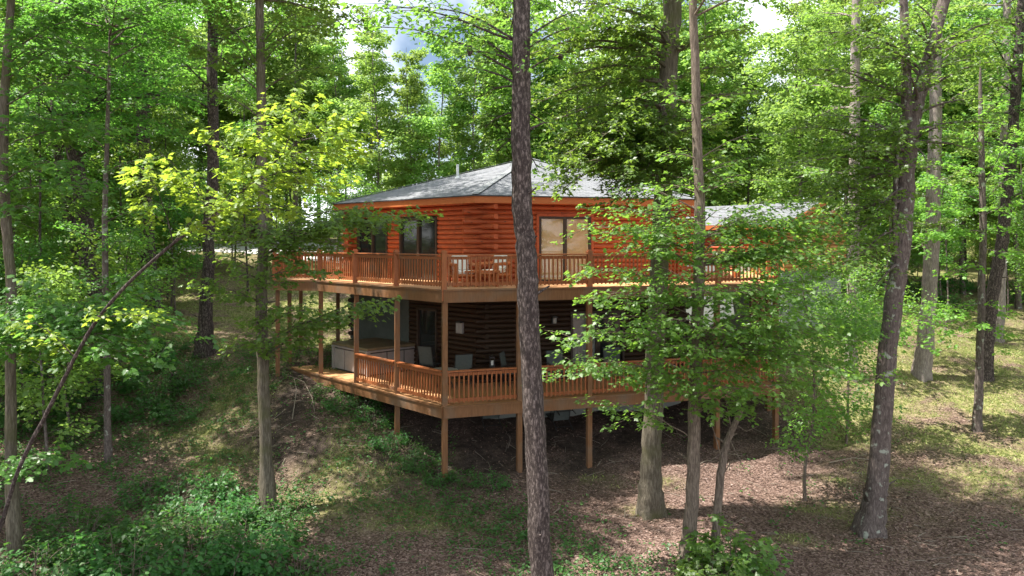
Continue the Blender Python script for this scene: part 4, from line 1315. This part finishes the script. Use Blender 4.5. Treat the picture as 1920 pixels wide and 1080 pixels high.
lawn_tree(24, [(1843, 706, 26), (1853, 620, 22), (1866, 520, 21), (1880, 450, 21), (1892, 340, 19), (1906, 150, 17), (1915, 0, 15)], 28.9, 'dark leaning trunk just behind the thin straight sapling at far right', M['bark_dark'], M['leaf_dark'],
          [(1950, 200, 28, 20), (1840, 140, 28, 40), (1960, 350, 28, 20)], [(9, 19, 16, 2.2, 4)])
lawn_tree(25, [(1868, 642, 22), (1874, 560, 18), (1880, 440, 17), (1884, 250, 15), (1888, 0, 12)], 37, 'pinkish trunk with flared roots at the far edge of the right lawn', M['bark_pale'], M['leaf_far'],
          [], [(9, 20, 18, 2.2, 4)], leaf=.2)

# --- left: trunk near the deck end
t = Tree(31, 0.125, MAPLE)
px_trunk(t, [(502, 970, 34), (500, 870, 22), (493, 700, 21), (490, 540, 21), (494, 450, 20), (490, 250, 18), (489, 100, 16), (486, 0, 15)], 18.3, [(0, .1, 2.2, .08), (.1, 0, 2.5, .05)])
px_sprays(t, [(400, 25, 18, 90), (620, 130, 18, 40), (560, 60, 18, 60), (330, 80, 18, 100), (440, 100, 17.6, 50), (380, 160, 17.5, 60), (560, 20, 17.8, 60), (620, 50, 17.5, 60),
              (640, 475, 17.6, 20), (790, 412, 17.8, 60), (700, 440, 17.4, 40), (760, 425, 17.6, 60), (560, 500, 17.2, 0), (600, 440, 17.8, 20), (640, 600, 17.8, 60), (730, 575, 18.2, 60), (580, 640, 17.6, 30), (600, 580, 17.2, 40), (690, 595, 17.8, 60),
              (545, 590, 17, 0), (470, 610, 17, 0), (420, 560, 17, 10), (530, 540, 17, 0), (550, 450, 17, 20), (400, 480, 17.5, 30), (430, 520, 16.8, 10), (360, 540, 17, 20), (520, 470, 16.8, 0), (450, 430, 16.8, 20), (600, 520, 17, 0), (680, 400, 18, 40), (640, 420, 17.2, 30), (500, 640, 16.8, 0), (440, 660, 17, -20), (330, 440, 17.4, 30)], 18.3, .022, .75, .32)
t.rand_limbs(12.2, 16.4, 32, 2, 3.9, dens=.7, r=.04)
t.rand_limbs(12.6, 16.4, 12, 3, 5.2, az=(140, 215), el=(0, 25), dens=.7, r=.05)  # limbs added above the view to shade the slope before the deck
t.rand_limbs(14.6, 16.8, 8, 5.5, 8.5, az=(70, 115), el=(8, 20), dens=.6, r=.06)  # high unseen limbs added to cast shade across the left roof plane
t.build('forest_tree', 'slim mossy trunk with leafy base between the path and the fern bank at left', 'tree', M['bark_moss'], M['leaf_maple'], tilt=.42)

# --- bright lime maple sapling, long leaning stem from the lower left
t = Tree(32, 0.112, MAPLE)
sp_ = [(-70, 1190, 17, 13), (0, 995, 15, 12.8), (35, 875, 14, 12.5), (90, 770, 14, 12.2), (140, 670, 13, 12), (180, 600, 13, 11.8), (240, 530, 12, 11.5), (325, 455, 11, 11.2), (400, 405, 9, 11), (470, 345, 7, 10.8), (530, 290, 5, 10.6), (580, 250, 4, 10.4)]
pts = [at(x, y, d) for x, y, wd, d in sp_]; pts[0][2] = zg1(pts[0][0], pts[0][1]) - .1
t.trunk(pts, [wd * .52 / 2 / F * d for x, y, wd, d in sp_], 10, False, 5)
for (x0, y0, x1, y1, d) in ((470, 345, 500, 230, 10.4), (530, 290, 570, 205, 10.2), (580, 250, 640, 215, 10.2), (560, 265, 690, 250, 10.4), (530, 290, 640, 300, 10.2), (470, 345, 620, 360, 10.4), (400, 405, 560, 400, 10.6), (470, 345, 400, 250, 10.6),
                           (400, 405, 300, 290, 10.8), (400, 405, 350, 330, 10.6), (530, 290, 460, 260, 10.2), (560, 265, 540, 190, 10), (600, 245, 660, 280, 10), (400, 405, 470, 310, 10.4), (470, 345, 560, 320, 10), (325, 455, 420, 360, 10.7), (400, 405, 520, 355, 10.3), (325, 455, 270, 300, 10.9), (530, 290, 620, 330, 10.6), (180, 600, 270, 590, 11.6), (140, 670, 60, 610, 11.8), (470, 345, 470, 220, 10.8)):
    t.spray(at(x0, y0, d + .2), at(x1, y1, d), .010, 1.25, .06, .36)
t.build('maple_sapling', 'leaning sapling whose long pale stem ends in a bright lime-yellow maple crown', 'tree', M['bark_dark'], M['leaf_lime'], tilt=.4)

# --- left foreground upright
t = Tree(33, 0.14, MAPLE)
px_trunk(t, [(30, 1050, 26), (20, 850, 20), (19, 700, 18), (22, 540, 17), (12, 420, 17), (5, 300, 16), (10, 150, 15), (22, 0, 13)], 15, [(0, 0, 2, .06), (0, .1, 2, .03)])
px_sprays(t, [(120, 40, 14.5, 50), (200, 90, 14.5, 50), (60, 100, 14, 30), (160, 170, 14.3, 40), (90, 230, 14, 30), (230, 250, 14.8, 30), (120, 320, 14, 10), (60, 400, 14, 0), (180, 360, 14.4, 0), (-60, 200, 14.5, 30), (-40, 350, 14.5, 20), (240, 30, 14.5, 60),
              (130, 620, 13.2, -20), (220, 640, 13.0, -20), (300, 610, 13.2, 0), (180, 660, 12.8, -20), (80, 630, 13, 0), (250, 690, 13.2, -40), (330, 640, 13.6, -20), (100, 880, 13.5, 10)], 15, .02, .8, .33)
t.rand_limbs(11.2, 14.8, 24, 1.8, 3.5, dens=.7)
t.rand_limbs(11.8, 14.8, 10, 2.5, 4.5, dens=.7, az=(0, 110))  # extra limbs above the view, put in to shade the ground below
t.build('forest_tree', 'slim curving trunk at the left edge of the picture crossed by the leaning sapling', 'tree', M['bark_moss'], M['leaf_dark'], tilt=.4)
t = Tree(34, 0.12, STAR)
px_trunk(t, [(203, 868, 15), (202, 780, 12), (200, 680, 12), (198, 540, 11), (196, 420, 10), (200, 280, 8), (205, 150, 6)], 21, [(0, 0, 1.5, .02)], n=10)
px_sprays(t, [(150, 250, 20.6), (280, 300, 20.6), (120, 330, 20.6), (260, 200, 20.5), (200, 130, 20.5), (300, 400, 20.4), (110, 420, 20.4), (240, 450, 20.2), (160, 520, 20.2), (290, 510, 20)], 21, .018, .9)
t.rand_limbs(11, 15, 22, 1.8, 3.8, dens=.9, r=.03)  # wide upper crown added to shade the slope left of the deck
t.build('understory_tree', 'thin straight pole-like tree on the bare slope left of the mossy slim trunk', 'tree', M['bark_grey'], M['leaf_dark'], tilt=.4)

lawn_tree(35, [(186, 750, 36), (184, 640, 28), (178, 540, 28), (165, 430, 27), (145, 320, 26), (122, 200, 25), (104, 0, 22)], 25.5, 'thick dark trunk leaning left in the shaded bank at left', M['bark_dark'], M['leaf_dark'],
          [(60, 300, 25, 40), (210, 330, 25, 60), (40, 200, 24.6, 60), (250, 250, 24.6, 60), (150, 100, 24, 80), (300, 160, 25, 80), (90, 420, 24.4, 20), (230, 430, 24.6, 30)], [(10, 19, 30, 2.6, 5)], leaf=.14)
lawn_tree(36, [(168, 640, 22), (158, 560, 20), (148, 500, 19), (135, 420, 17), (118, 340, 15), (100, 250, 13)], 29, 'thinner dark stem leaning beside the thick leaning trunk at left', M['bark_dark'], M['leaf_dark'],
          [(50, 330, 28.6, 30), (180, 300, 28.6, 30), (60, 240, 28.6, 30)], [(9, 14, 10, 1.8, 3)], leaf=.15)
lawn_tree(37, [(384, 664, 32), (386, 600, 24), (388, 540, 22), (391, 470, 21), (401, 280, 20), (398, 60, 18), (396, 0, 17)], 28.6, 'straight dark trunk on the left lawn between the driveway and the deck', M['bark_dark'], M['leaf_mid'],
          [(330, 180, 28.2, 40), (450, 170, 28.4, 40), (330, 260, 28, 30), (440, 60, 28, 40), (340, 330, 27.8, 0)], [(12, 20, 20, 2.4, 4.2), (15.5, 19, 9, 4.2, 6.2, dict(az=(-35, 20), el=(10, 30)))], leaf=.15)  # second, long limb set is added above the view to shade the roof
lawn_tree(38, [(287, 598, 34), (282, 520, 26), (274, 420, 25), (272, 350, 24), (270, 250, 23), (262, 0, 20)], 33.5, 'dark trunk beside the teal barrel on the left lawn', M['bark_dark'], M['leaf_dark'],
          [(200, 250, 33, 40), (350, 220, 33, 40), (180, 150, 33, 50), (360, 120, 33, 50), (220, 350, 32.5, 10), (330, 330, 32.5, 10), (280, 100, 32, 60)], [(12, 20, 24, 2.6, 4.6)], leaf=.16)

# --- generic woodland trees: a few builds, copied
def generic(seed, H, h0, lo, hi, nl, leafm, bark, leaf=.24, r0=.16, dens=.8, name='woodland_tree'):
    t = Tree(seed, leaf, DIAM); t.subwood = False
    rng = t.rng
    pts = [(0, 0, -.3)]; x = y = 0
    for z in np.linspace(H * .15, H, 7):
        x += rng.normal(0, .12); y += rng.normal(0, .12); pts.append((x, y, z))
    t.trunk(pts, np.linspace(r0, .02, 8) * np.array([1.05, 1, 1, .95, .9, .85, .8, .5]), 9, True, 3)
    for i in range(nl):
        f = (i + rng.uniform(0, 1)) / nl
        z = h0 + (H - h0) * f
        q, _ = t.on_trunk(z)
        Ln = (lo + (hi - lo) * math.sin(min(1, f * 1.15) * math.pi) ** .7) * rng.uniform(.7, 1.15)
        A = i * 2.4 + rng.normal(0, .4); E = R(rng.uniform(-10, 62))
        ce = q + Ln * rng.uniform(.45, 1.0) * np.array([math.cos(A) * math.cos(E), math.sin(A) * math.cos(E), math.sin(E)])
        t.clump(ce, Ln * rng.uniform(.34, .55), int(130 * Ln * dens), .8)
        t.spray(q, q + Ln * np.array([math.cos(A) * math.cos(E), math.sin(A) * math.cos(E), math.sin(E)]), r0 * .25, dens * .6, .05, .5)
    root = t.build(name, None, 'tree', bark, leafm, base=(0, 0, 0), tilt=.6)
    return root


def place(proto, used, loc, rz, s, label, group):
    if proto not in used:
        o = proto; used.append(proto)
    else:
        o = copy_tree(proto)
    o.location = loc; o.rotation_euler = (0, 0, rz); o.scale = (s, s, s)
    o["label"] = label
    if group: o["group"] = group
    return o


used = []
full = [generic(51, 19, 5.0, 2.0, 3.6, 34, M['leaf_mid'], M['bark_dark']),
        generic(52, 21, 7.0, 2.0, 3.4, 30, M['leaf_far'], M['bark_grey']),
        generic(53, 18, 4.0, 1.8, 3.8, 36, M['leaf_far'], M['bark_grey'])]
slim = [generic(54, 17, 3.0, 1.1, 2.0, 30, M['leaf_far'], M['bark_pale'], leaf=.22, r0=.11, dens=1.0),
        generic(55, 15, 2.5, 1.0, 2.2, 26, M['leaf_far'], M['bark_grey'], leaf=.22, r0=.10, dens=1.0)]
under = [generic(56, 6, 1.2, 1.3, 2.2, 16, M['leaf_dark'], M['bark_grey'], leaf=.15, r0=.05, dens=.7, name='understory_tree'),
         generic(57, 4.5, 0.8, 1.0, 1.9, 14, M['leaf_far'], M['bark_grey'], leaf=.15, r0=.04, dens=.7, name='understory_tree')]
light = [generic(60, 5.5, 0.9, 1.2, 2.3, 18, M['leaf_lightmaple'], M['bark_grey'], leaf=.15, r0=.045, dens=.6, name='understory_tree')]
RG = np.random.default_rng(99)
spots = []


def try_place(px, d, protos, label, group, smin=.85, smax=1.15, mind=2.0, zoff=0):
    p = at(px, HY, d)
    for q in spots:
        if math.hypot(p[0] - q[0], p[1] - q[1]) < mind: return
    spots.append((p[0], p[1]))
    pr = protos[int(RG.integers(len(protos)))]
    place(pr, used, (p[0], p[1], zg1(p[0], p[1]) + zoff), RG.uniform(0, 6.28), RG.uniform(smin, smax), label, group)


# left woods
for px in np.arange(-520, 560, 44):
    for d0 in (37, 46, 58, 72):
        if px > 330 and d0 < 58: continue
        if px > 150 and d0 < 46: continue
        try_place(px + RG.uniform(-22, 22), d0 + RG.uniform(-4, 4), full, 'tall leafy tree in the dense woods beyond the left lawn', 'woods on the left', mind=2.6)
# behind the house: slim, sky between
for px in np.arange(560, 1330, 40):
    gap = 620 < px < 960
    for d0 in (52, 62, 76):
        if gap and RG.uniform() < .18: continue
        try_place(px + RG.uniform(-18, 18), d0 + RG.uniform(-4, 4), slim if (gap or RG.uniform() < .5) else full, 'airy sunlit tree rising behind the roof of the log house', 'trees behind the house', .85 if gap else .85, 1.2 if gap else 1.1, mind=2.2)
# right woods
for px in np.arange(1330, 2420, 44):
    for d0 in (46, 56, 70):
        g2 = 1360 < px < 1500
        if g2 and d0 < 56: continue
        try_place(px + RG.uniform(-20, 20), d0 + RG.uniform(-4, 4), slim if g2 else full, 'tall leafy tree in the woods beyond the right lawn', 'woods on the right', .8, 1.1, mind=2.6)
# understory on the left bank and along the lawn edges
for (px, d) in ((-60, 22), (40, 24), (110, 29), (60, 33), (230, 30), (140, 36), (-120, 30), (330, 36), (20, 40), (-200, 38), (250, 42), (180, 46), (90, 20), (330, 47), (400, 66), (300, 64), (-30, 48), (60, 46), (140, 54), (210, 60), (-90, 42), (10, 58), (100, 40), (370, 72), (450, 70), (520, 66), (250, 70), (190, 38), (-140, 50)):
    try_place(px, d, under, 'leafy understory tree among the trunks of the shaded left bank', 'understory of the left bank', .8, 1.2, mind=1.2)
for (px, d) in ((70, 26), (150, 32), (250, 36), (20, 34), (320, 38), (-40, 30), (110, 37), (200, 44), (290, 50), (410, 54), (350, 58), (60, 42), (130, 22), (-20, 23), (470, 60), (230, 27), (540, 58), (440, 46)):
    try_place(px, d, light, 'pale green sapling with layered sprays on the left slope', 'pale saplings on the left slope', .7, 1.25, mind=.8)
for (px, d) in ((1640, 47), (1690, 52), (1760, 45), (1810, 50), (1880, 46), (1940, 42), (1560, 50), (1600, 55), (1990, 38), (1850, 60), (1720, 60), (2050, 33), (1500, 54), (1450, 50), (1580, 62), (1660, 66), (1780, 64), (1900, 55), (1960, 62), (2020, 48), (1540, 44), (1620, 58), (1740, 55), (1830, 68), (1690, 44), (1400, 60), (1930, 70), (1800, 75), (1600, 72), (1700, 74)):
    try_place(px, d, under, 'low leafy tree along the far edge of the right lawn', 'understory of the right lawn edge', .7, 1.1, mind=1.2)
for (px, d) in ((620, 50), (700, 54), (760, 49), (840, 56), (900, 50), (660, 46), (1300, 48), (1340, 52), (1250, 46)):
    try_place(px, d, under, 'low leafy tree close behind the log house', 'understory behind the house', .9, 1.3, mind=1.2)
ml = generic(65, 6.6, 1.6, 1.3, 2.3, 22, M['leaf_maple'], M['bark_brown'], leaf=.11, r0=.05, dens=1.05, name='understory_tree')
p = at(1585, HY, 23.5)
o = place(ml, used, (p[0], p[1], zg1(p[0], p[1])), 2.2, .85, 'smaller young maple between the wing gable and the pale-lit trunk', None)
p = at(1510, HY, 19.6)
place(ml, used, (p[0], p[1], zg1(p[0], p[1])), 1.0, .95, 'airy young maple at the right end of the decks before the grey wing wall', None)
# canopy trees beside and behind the viewer whose tops shade the near slope
for (x, y) in ((-18, 10), (-18, 17), (-22, 24), (-24, 12), (17.5, 14), (21, 20), (24, 27)):
    pr = full[int(RG.integers(3))]
    z_ = zg1(x, y)
    place(pr, used, (x, y, z_), RG.uniform(0, 6.28), 1.0, 'tall leafy tree standing just outside the picture edge', 'trees beside the clearing')

# thin pole trees among the left trunks
pole = [generic(58, 13, 4.5, .9, 1.7, 16, M['leaf_mid'], M['bark_dark'], leaf=.17, r0=.055, dens=.9, name='pole_tree'), generic(59, 11, 3.5, .8, 1.6, 14, M['leaf_dark'], M['bark_grey'], leaf=.17, r0=.045, dens=.9, name='pole_tree')]
for (px, d) in ((62, 27), (120, 31), (95, 24), (230, 37), (315, 40), (345, 46), (30, 31), (440, 48), (-40, 26), (205, 29), (540, 46), (465, 42), (1480, 48), (1660, 40), (1770, 36), (1920, 33), (1690, 52), (1890, 42)):
    try_place(px, d, pole, 'thin pole-like tree with a narrow crown among bigger trunks', 'thin pole trees', .85, 1.15, mind=.6)

# far woods as one mass
rng = np.random.default_rng(5)
n = 70000
th = rng.uniform(R(30), R(150), n); rr = rng.uniform(84, 125, n)
P = np.stack([rr * np.cos(th), rr * np.sin(th), np.zeros(n)], 1)
hmax = 9 + 4 * np.sin(th * 37) + 3 * np.sin(th * 91 + 1) + np.where((th > R(87)) & (th < R(106)), -5, 3)
P[:, 2] = 6 + hmax * rng.uniform(0, 1, n) ** .8
D = nrm(rng.normal(0, 1, (n, 3)))
tag(link('distant_woods', leaves_mesh('distant_woods', P, D, 0.95, DIAM, M['leaf_far'], rng, 1.0, .5)), 'far leafy woodland closing the view between the trunks', 'woodland', kind='stuff')

# ------------------------------------------------------------------ shrubs, ground cover, grass, litter
def shrub(seed, h, rad, nst, leafm, leaf=.1, tmpl=OVAL, dens=1.0):
    t = Tree(seed, leaf, tmpl); rng = t.rng
    t.path = np.array([[0, 0, 0.0]]); t.prad = np.array([.02])
    for i in range(nst):
        A = rng.uniform(0, 6.28); q = rad * rng.uniform(.1, 1) ** .6; hh = h * rng.uniform(.5, 1) * (1.1 - .5 * q / rad)
        a = np.array([math.cos(A) * q * .4, math.sin(A) * q * .4, -.05]); b = np.array([math.cos(A) * q, math.sin(A) * q, hh])
        t.spray(a, b, .012, dens, .1, .5)
    return t.build('shrub', None, 'shrub', M['bark_brown'], leafm, base=(0, 0, 0), crown='foliage', stem='stems', tilt=.5)


sh = [shrub(61, 1.35, .8, 14, M['leaf_shrub'], .15, OVAL, .6), shrub(62, 1.0, .9, 14, M['leaf_shrub'], .14, MAPLE, .6), shrub(63, 1.3, .7, 12, M['leaf_maple'], .15, MAPLE, .55), shrub(64, .55, .6, 12, M['leaf_shrub'], .09, STAR, .7)]
used2 = []
def put(pr, px, py, s, label, group, dz=0):
    p = on_ground(px, py)
    place(pr, used2, (p[0], p[1], p[2] - .03), RG.uniform(0, 6.28), s, label, group)


for (px, py, k, s) in ((150, 1020, 3, 1.3), (220, 1070, 1, .9), (300, 1020, 1, .8), (370, 1050, 0, .85), (410, 990, 0, .7), (450, 1030, 3, 1.2), (480, 1090, 0, .9), (330, 1110, 1, .9), (520, 1030, 1, .6), (250, 1130, 0, .9), (420, 1120, 1, .9),
                       (340, 950, 3, 1.2), (390, 930, 0, .7), (450, 950, 1, .6), (110, 1090, 1, .9), (50, 1110, 3, 1.4), (560, 1090, 3, 1.2), (280, 940, 3, 1.1)):
    put(sh[k], px, py, s, 'leafy green shrub in the thicket at the lower left', 'shrubs of the lower left thicket')
for (px, py, k, s) in ((60, 800, 1, 1.1), (120, 770, 0, 1), (20, 780, 0, 1.2), (260, 780, 1, .9), (300, 750, 0, .9), (330, 790, 1, .7), (150, 820, 3, 1.2), (350, 730, 0, .8), (230, 730, 1, 1), (80, 720, 0, 1.1), (290, 690, 1, .9), (40, 700, 1, 1.1), (180, 700, 0, .9), (110, 660, 0, 1), (320, 660, 1, .8), (240, 640, 0, .9), (380, 700, 3, 1)):
    put(sh[k], px, py, s, 'dark shrub on the shaded bank among the left trunks', 'shrubs of the shaded bank')
for (px, py, k, s) in ((500, 975, 1, .55), (520, 985, 3, 1.0), (475, 980, 3, 1.0)):
    put(sh[k], px, py, s, 'low leafy clump round the foot of the slim mossy trunk', 'clumps at the slim trunk')
for (px, py, k, s) in ((640, 770, 3, .9), (700, 800, 3, .9), (730, 840, 3, .8), (790, 880, 3, .8), (680, 770, 3, .8), (760, 860, 3, .9), (870, 905, 3, .7), (920, 915, 3, .7), (610, 745, 3, .7), (820, 905, 3, .6)):
    put(sh[k], px, py, s, 'low weedy plant along the shaded foot of the lower deck', 'weeds along the deck')
put(sh[2], 1370, 1085, 1.1, 'leafy maple seedling bush at the foot of the pale maple', None)
for (px, py, k, s) in ((1330, 1110, 2, .8), (1420, 1090, 2, .7)):
    put(sh[k], px, py, s, 'smaller maple seedling beside the seedling bush below the pale maple', 'maple seedlings')
for (px, py, k, s) in ((1600, 560, 0, 1), (1650, 555, 1, 1.1), (1700, 560, 0, 1), (1760, 570, 1, 1), (1800, 585, 0, .8), (1580, 575, 1, .8), (1910, 570, 0, 1.2), (1660, 540, 0, 1.4), (1730, 545, 1, 1.4), (1790, 550, 0, 1.3), (1850, 550, 1, 1.3)):
    put(sh[k], px, py, s, 'sunlit shrub on the far edge of the right lawn', 'shrubs of the right lawn edge')

rng = np.random.default_rng(77)


def scatter(n, xr, yr, wfn):
    x = rng.uniform(*xr, n); y = rng.uniform(*yr, n)
    k = rng.uniform(0, 1, n) < wfn(x, y)
    x, y = x[k], y[k]
    return np.stack([x, y, zg(x, y) + .025 * fbm(x, y, 2.0, 3.0)], 1)


def in_view(x, y, m=1.15):
    return (np.abs(x) < y * .69 * m)


def in_house(x, y):
    dx, dy = x - CEN[0], y - CEN[1]
    return np.hypot(dx, dy) < 6.2


# grass blades
P = scatter(420000, (-24, 30), (14, 46), lambda x, y: np.clip(grass_w(x, y) - .15, 0, 1) * in_view(x, y) * (~in_house(x, y)))
P = P[:150000]
n = len(P)
A = rng.uniform(0, 6.28, n); h = rng.uniform(.03, .09, n); wd = rng.uniform(.006, .014, n) * (1 + P[:, 1] / 40)
s = np.stack([np.cos(A), np.sin(A), np.zeros(n)], 1); ln_ = np.stack([rng.normal(0, .6, n), rng.normal(0, .6, n), np.ones(n)], 1)
V = np.stack([P - s * wd[:, None], P + s * wd[:, None], P + ln_ * h[:, None]], 1)
me = np_mesh('grass', V.reshape(-1, 3), np.arange(3 * n), np.arange(n) * 3, M['grass'])
a = me.attributes.new("leaf_rand", 'FLOAT', 'POINT'); a.data.foreach_set("value", np.repeat(rng.uniform(0, 1, n), 3).astype(np.float32))
tag(link('grass', me), 'thin yellow-green grass on the lawns and clearings', 'grass', kind='stuff')
# fallen leaves
P = scatter(420000, (-20, 22), (10, 34), lambda x, y: np.clip(1.0 - grass_w(x, y) * .85 - dirt_shade_w(x, y) * .75, 0.03, 1) * np.clip(24 / y, 0, 1) ** 2 * in_view(x, y) * .9)
P = P[:190000]; P[:, 2] += rng.uniform(.005, .03, len(P))
D = nrm(np.stack([rng.normal(0, 1, len(P)), rng.normal(0, 1, len(P)), np.zeros(len(P))], 1))
tag(link('fallen_leaves', leaves_mesh('fallen_leaves', P, D, .064, OVAL, M['litter'], rng, .45, .1)), 'pinkish brown dead leaves covering the forest floor', 'leaf litter', kind='stuff')


# low ground cover
def cover_w(x, y):
    lb = sst((-1.0 - x) / 3 + .5 * fbm(x, y, 1.2, 2.0)) * sst((31 - y) / 4) * .8
    foot = np.exp(-((x + 2.5 + (y - 20) * .9) / 1.6) ** 2) * sst((26 - y) / 3)
    o = np.maximum(lb * (0.5 + .6 * fbm(x, y, 1.7, 9.0)), foot * .8)
    o = o + .05 * (fbm(x, y, 1.1, 5.0) > .4)
    return np.clip(o * (1 - dirt_shade_w(x, y)), 0, 1)


P = scatter(60000, (-20, 14), (10, 30), lambda x, y: cover_w(x, y) * in_view(x, y) * .9)[:26000]
k = 7
PP = np.repeat(P, k, 0) + np.stack([rng.normal(0, .07, len(P) * k), rng.normal(0, .07, len(P) * k), rng.uniform(.03, .22, len(P) * k)], 1)
D = nrm(np.stack([rng.normal(0, 1, len(PP)), rng.normal(0, 1, len(PP)), np.zeros(len(PP))], 1))
tag(link('ground_cover', leaves_mesh('ground_cover', PP, D, .085, OVAL, M['leaf_shrub'], rng, .5, .2)), 'low green seedlings and weeds on the shaded slope', 'ground cover', kind='stuff')

P = scatter(1600, (-12, 14), (11, 24), lambda x, y: (0.6 - .4 * grass_w(x, y)) * in_view(x, y))[:420]
mb = MB()
for q in P:
    A = rng.uniform(0, 6.28); Ln = rng.uniform(.15, .75)
    d_ = np.array([math.cos(A), math.sin(A), 0]) * Ln
    e = q + d_; e[2] = zg1(e[0], e[1]) + rng.uniform(.01, .05); m_ = (q + e) / 2 + np.array([rng.normal(0, .03), rng.normal(0, .03), .02])
    r_ = rng.uniform(.004, .011)
    mb.tube([q + np.array([0, 0, .015]), m_, e], [r_, r_ * .8, r_ * .4], 5)
tag(mb.build('fallen_twigs', M['stick']), 'small dead twigs scattered over the leaf litter', 'twigs', kind='stuff')


# sticks and stump
def stick(pts, r, label):
    mb = MB(); W = []
    for (x, y, lift) in pts:
        q = on_ground(x, y); q[2] += lift; W.append(q)
    mb.tube(W, np.linspace(r, r * .4, len(W)), 8)
    o = mb.build('fallen_branch', M['stick'], None, True, origin=W[0]); tag(o, label, 'branch')


stick([(548, 790, .0), (552, 770, .12), (556, 750, .3), (552, 735, .4)], .014, 'short pale curved branch sticking up beside the dirt path')
stick([(590, 775, .0), (585, 755, .15), (570, 735, .3), (545, 725, .3)], .012, 'longer pale arched branch over the dirt path below the deck end')
stick([(1555, 870, .02), (1600, 862, .06), (1650, 868, .03)], .014, 'thin straight branch lying on the litter left of the lichen-spotted tree')
p = on_ground(325, 735)
st_ = Tree(88); st_.trunk([p + np.array([0, 0, -.1]), p + np.array([.02, 0, .3]), p + np.array([.05, 0, .62])], [.13, .12, .115], 12, True, 3)
root = st_.build('tree_stump', 'dark broken stump standing in the shrubs of the left bank', 'stump', M['bark_dark'], M['leaf_dark'])
mb = MB(); mb.cyl(p + np.array([.05, 0, .6]), p + np.array([.06, 0, .64]), .11, .06, 12); mb.build('cut_top', M['stick'], root)
print("POLYS", sum(len(m.polygons) for m in bpy.data.meshes), [(o.name, len(o.data.polygons)) for o in bpy.data.objects if o.name.startswith("crown")][:18])
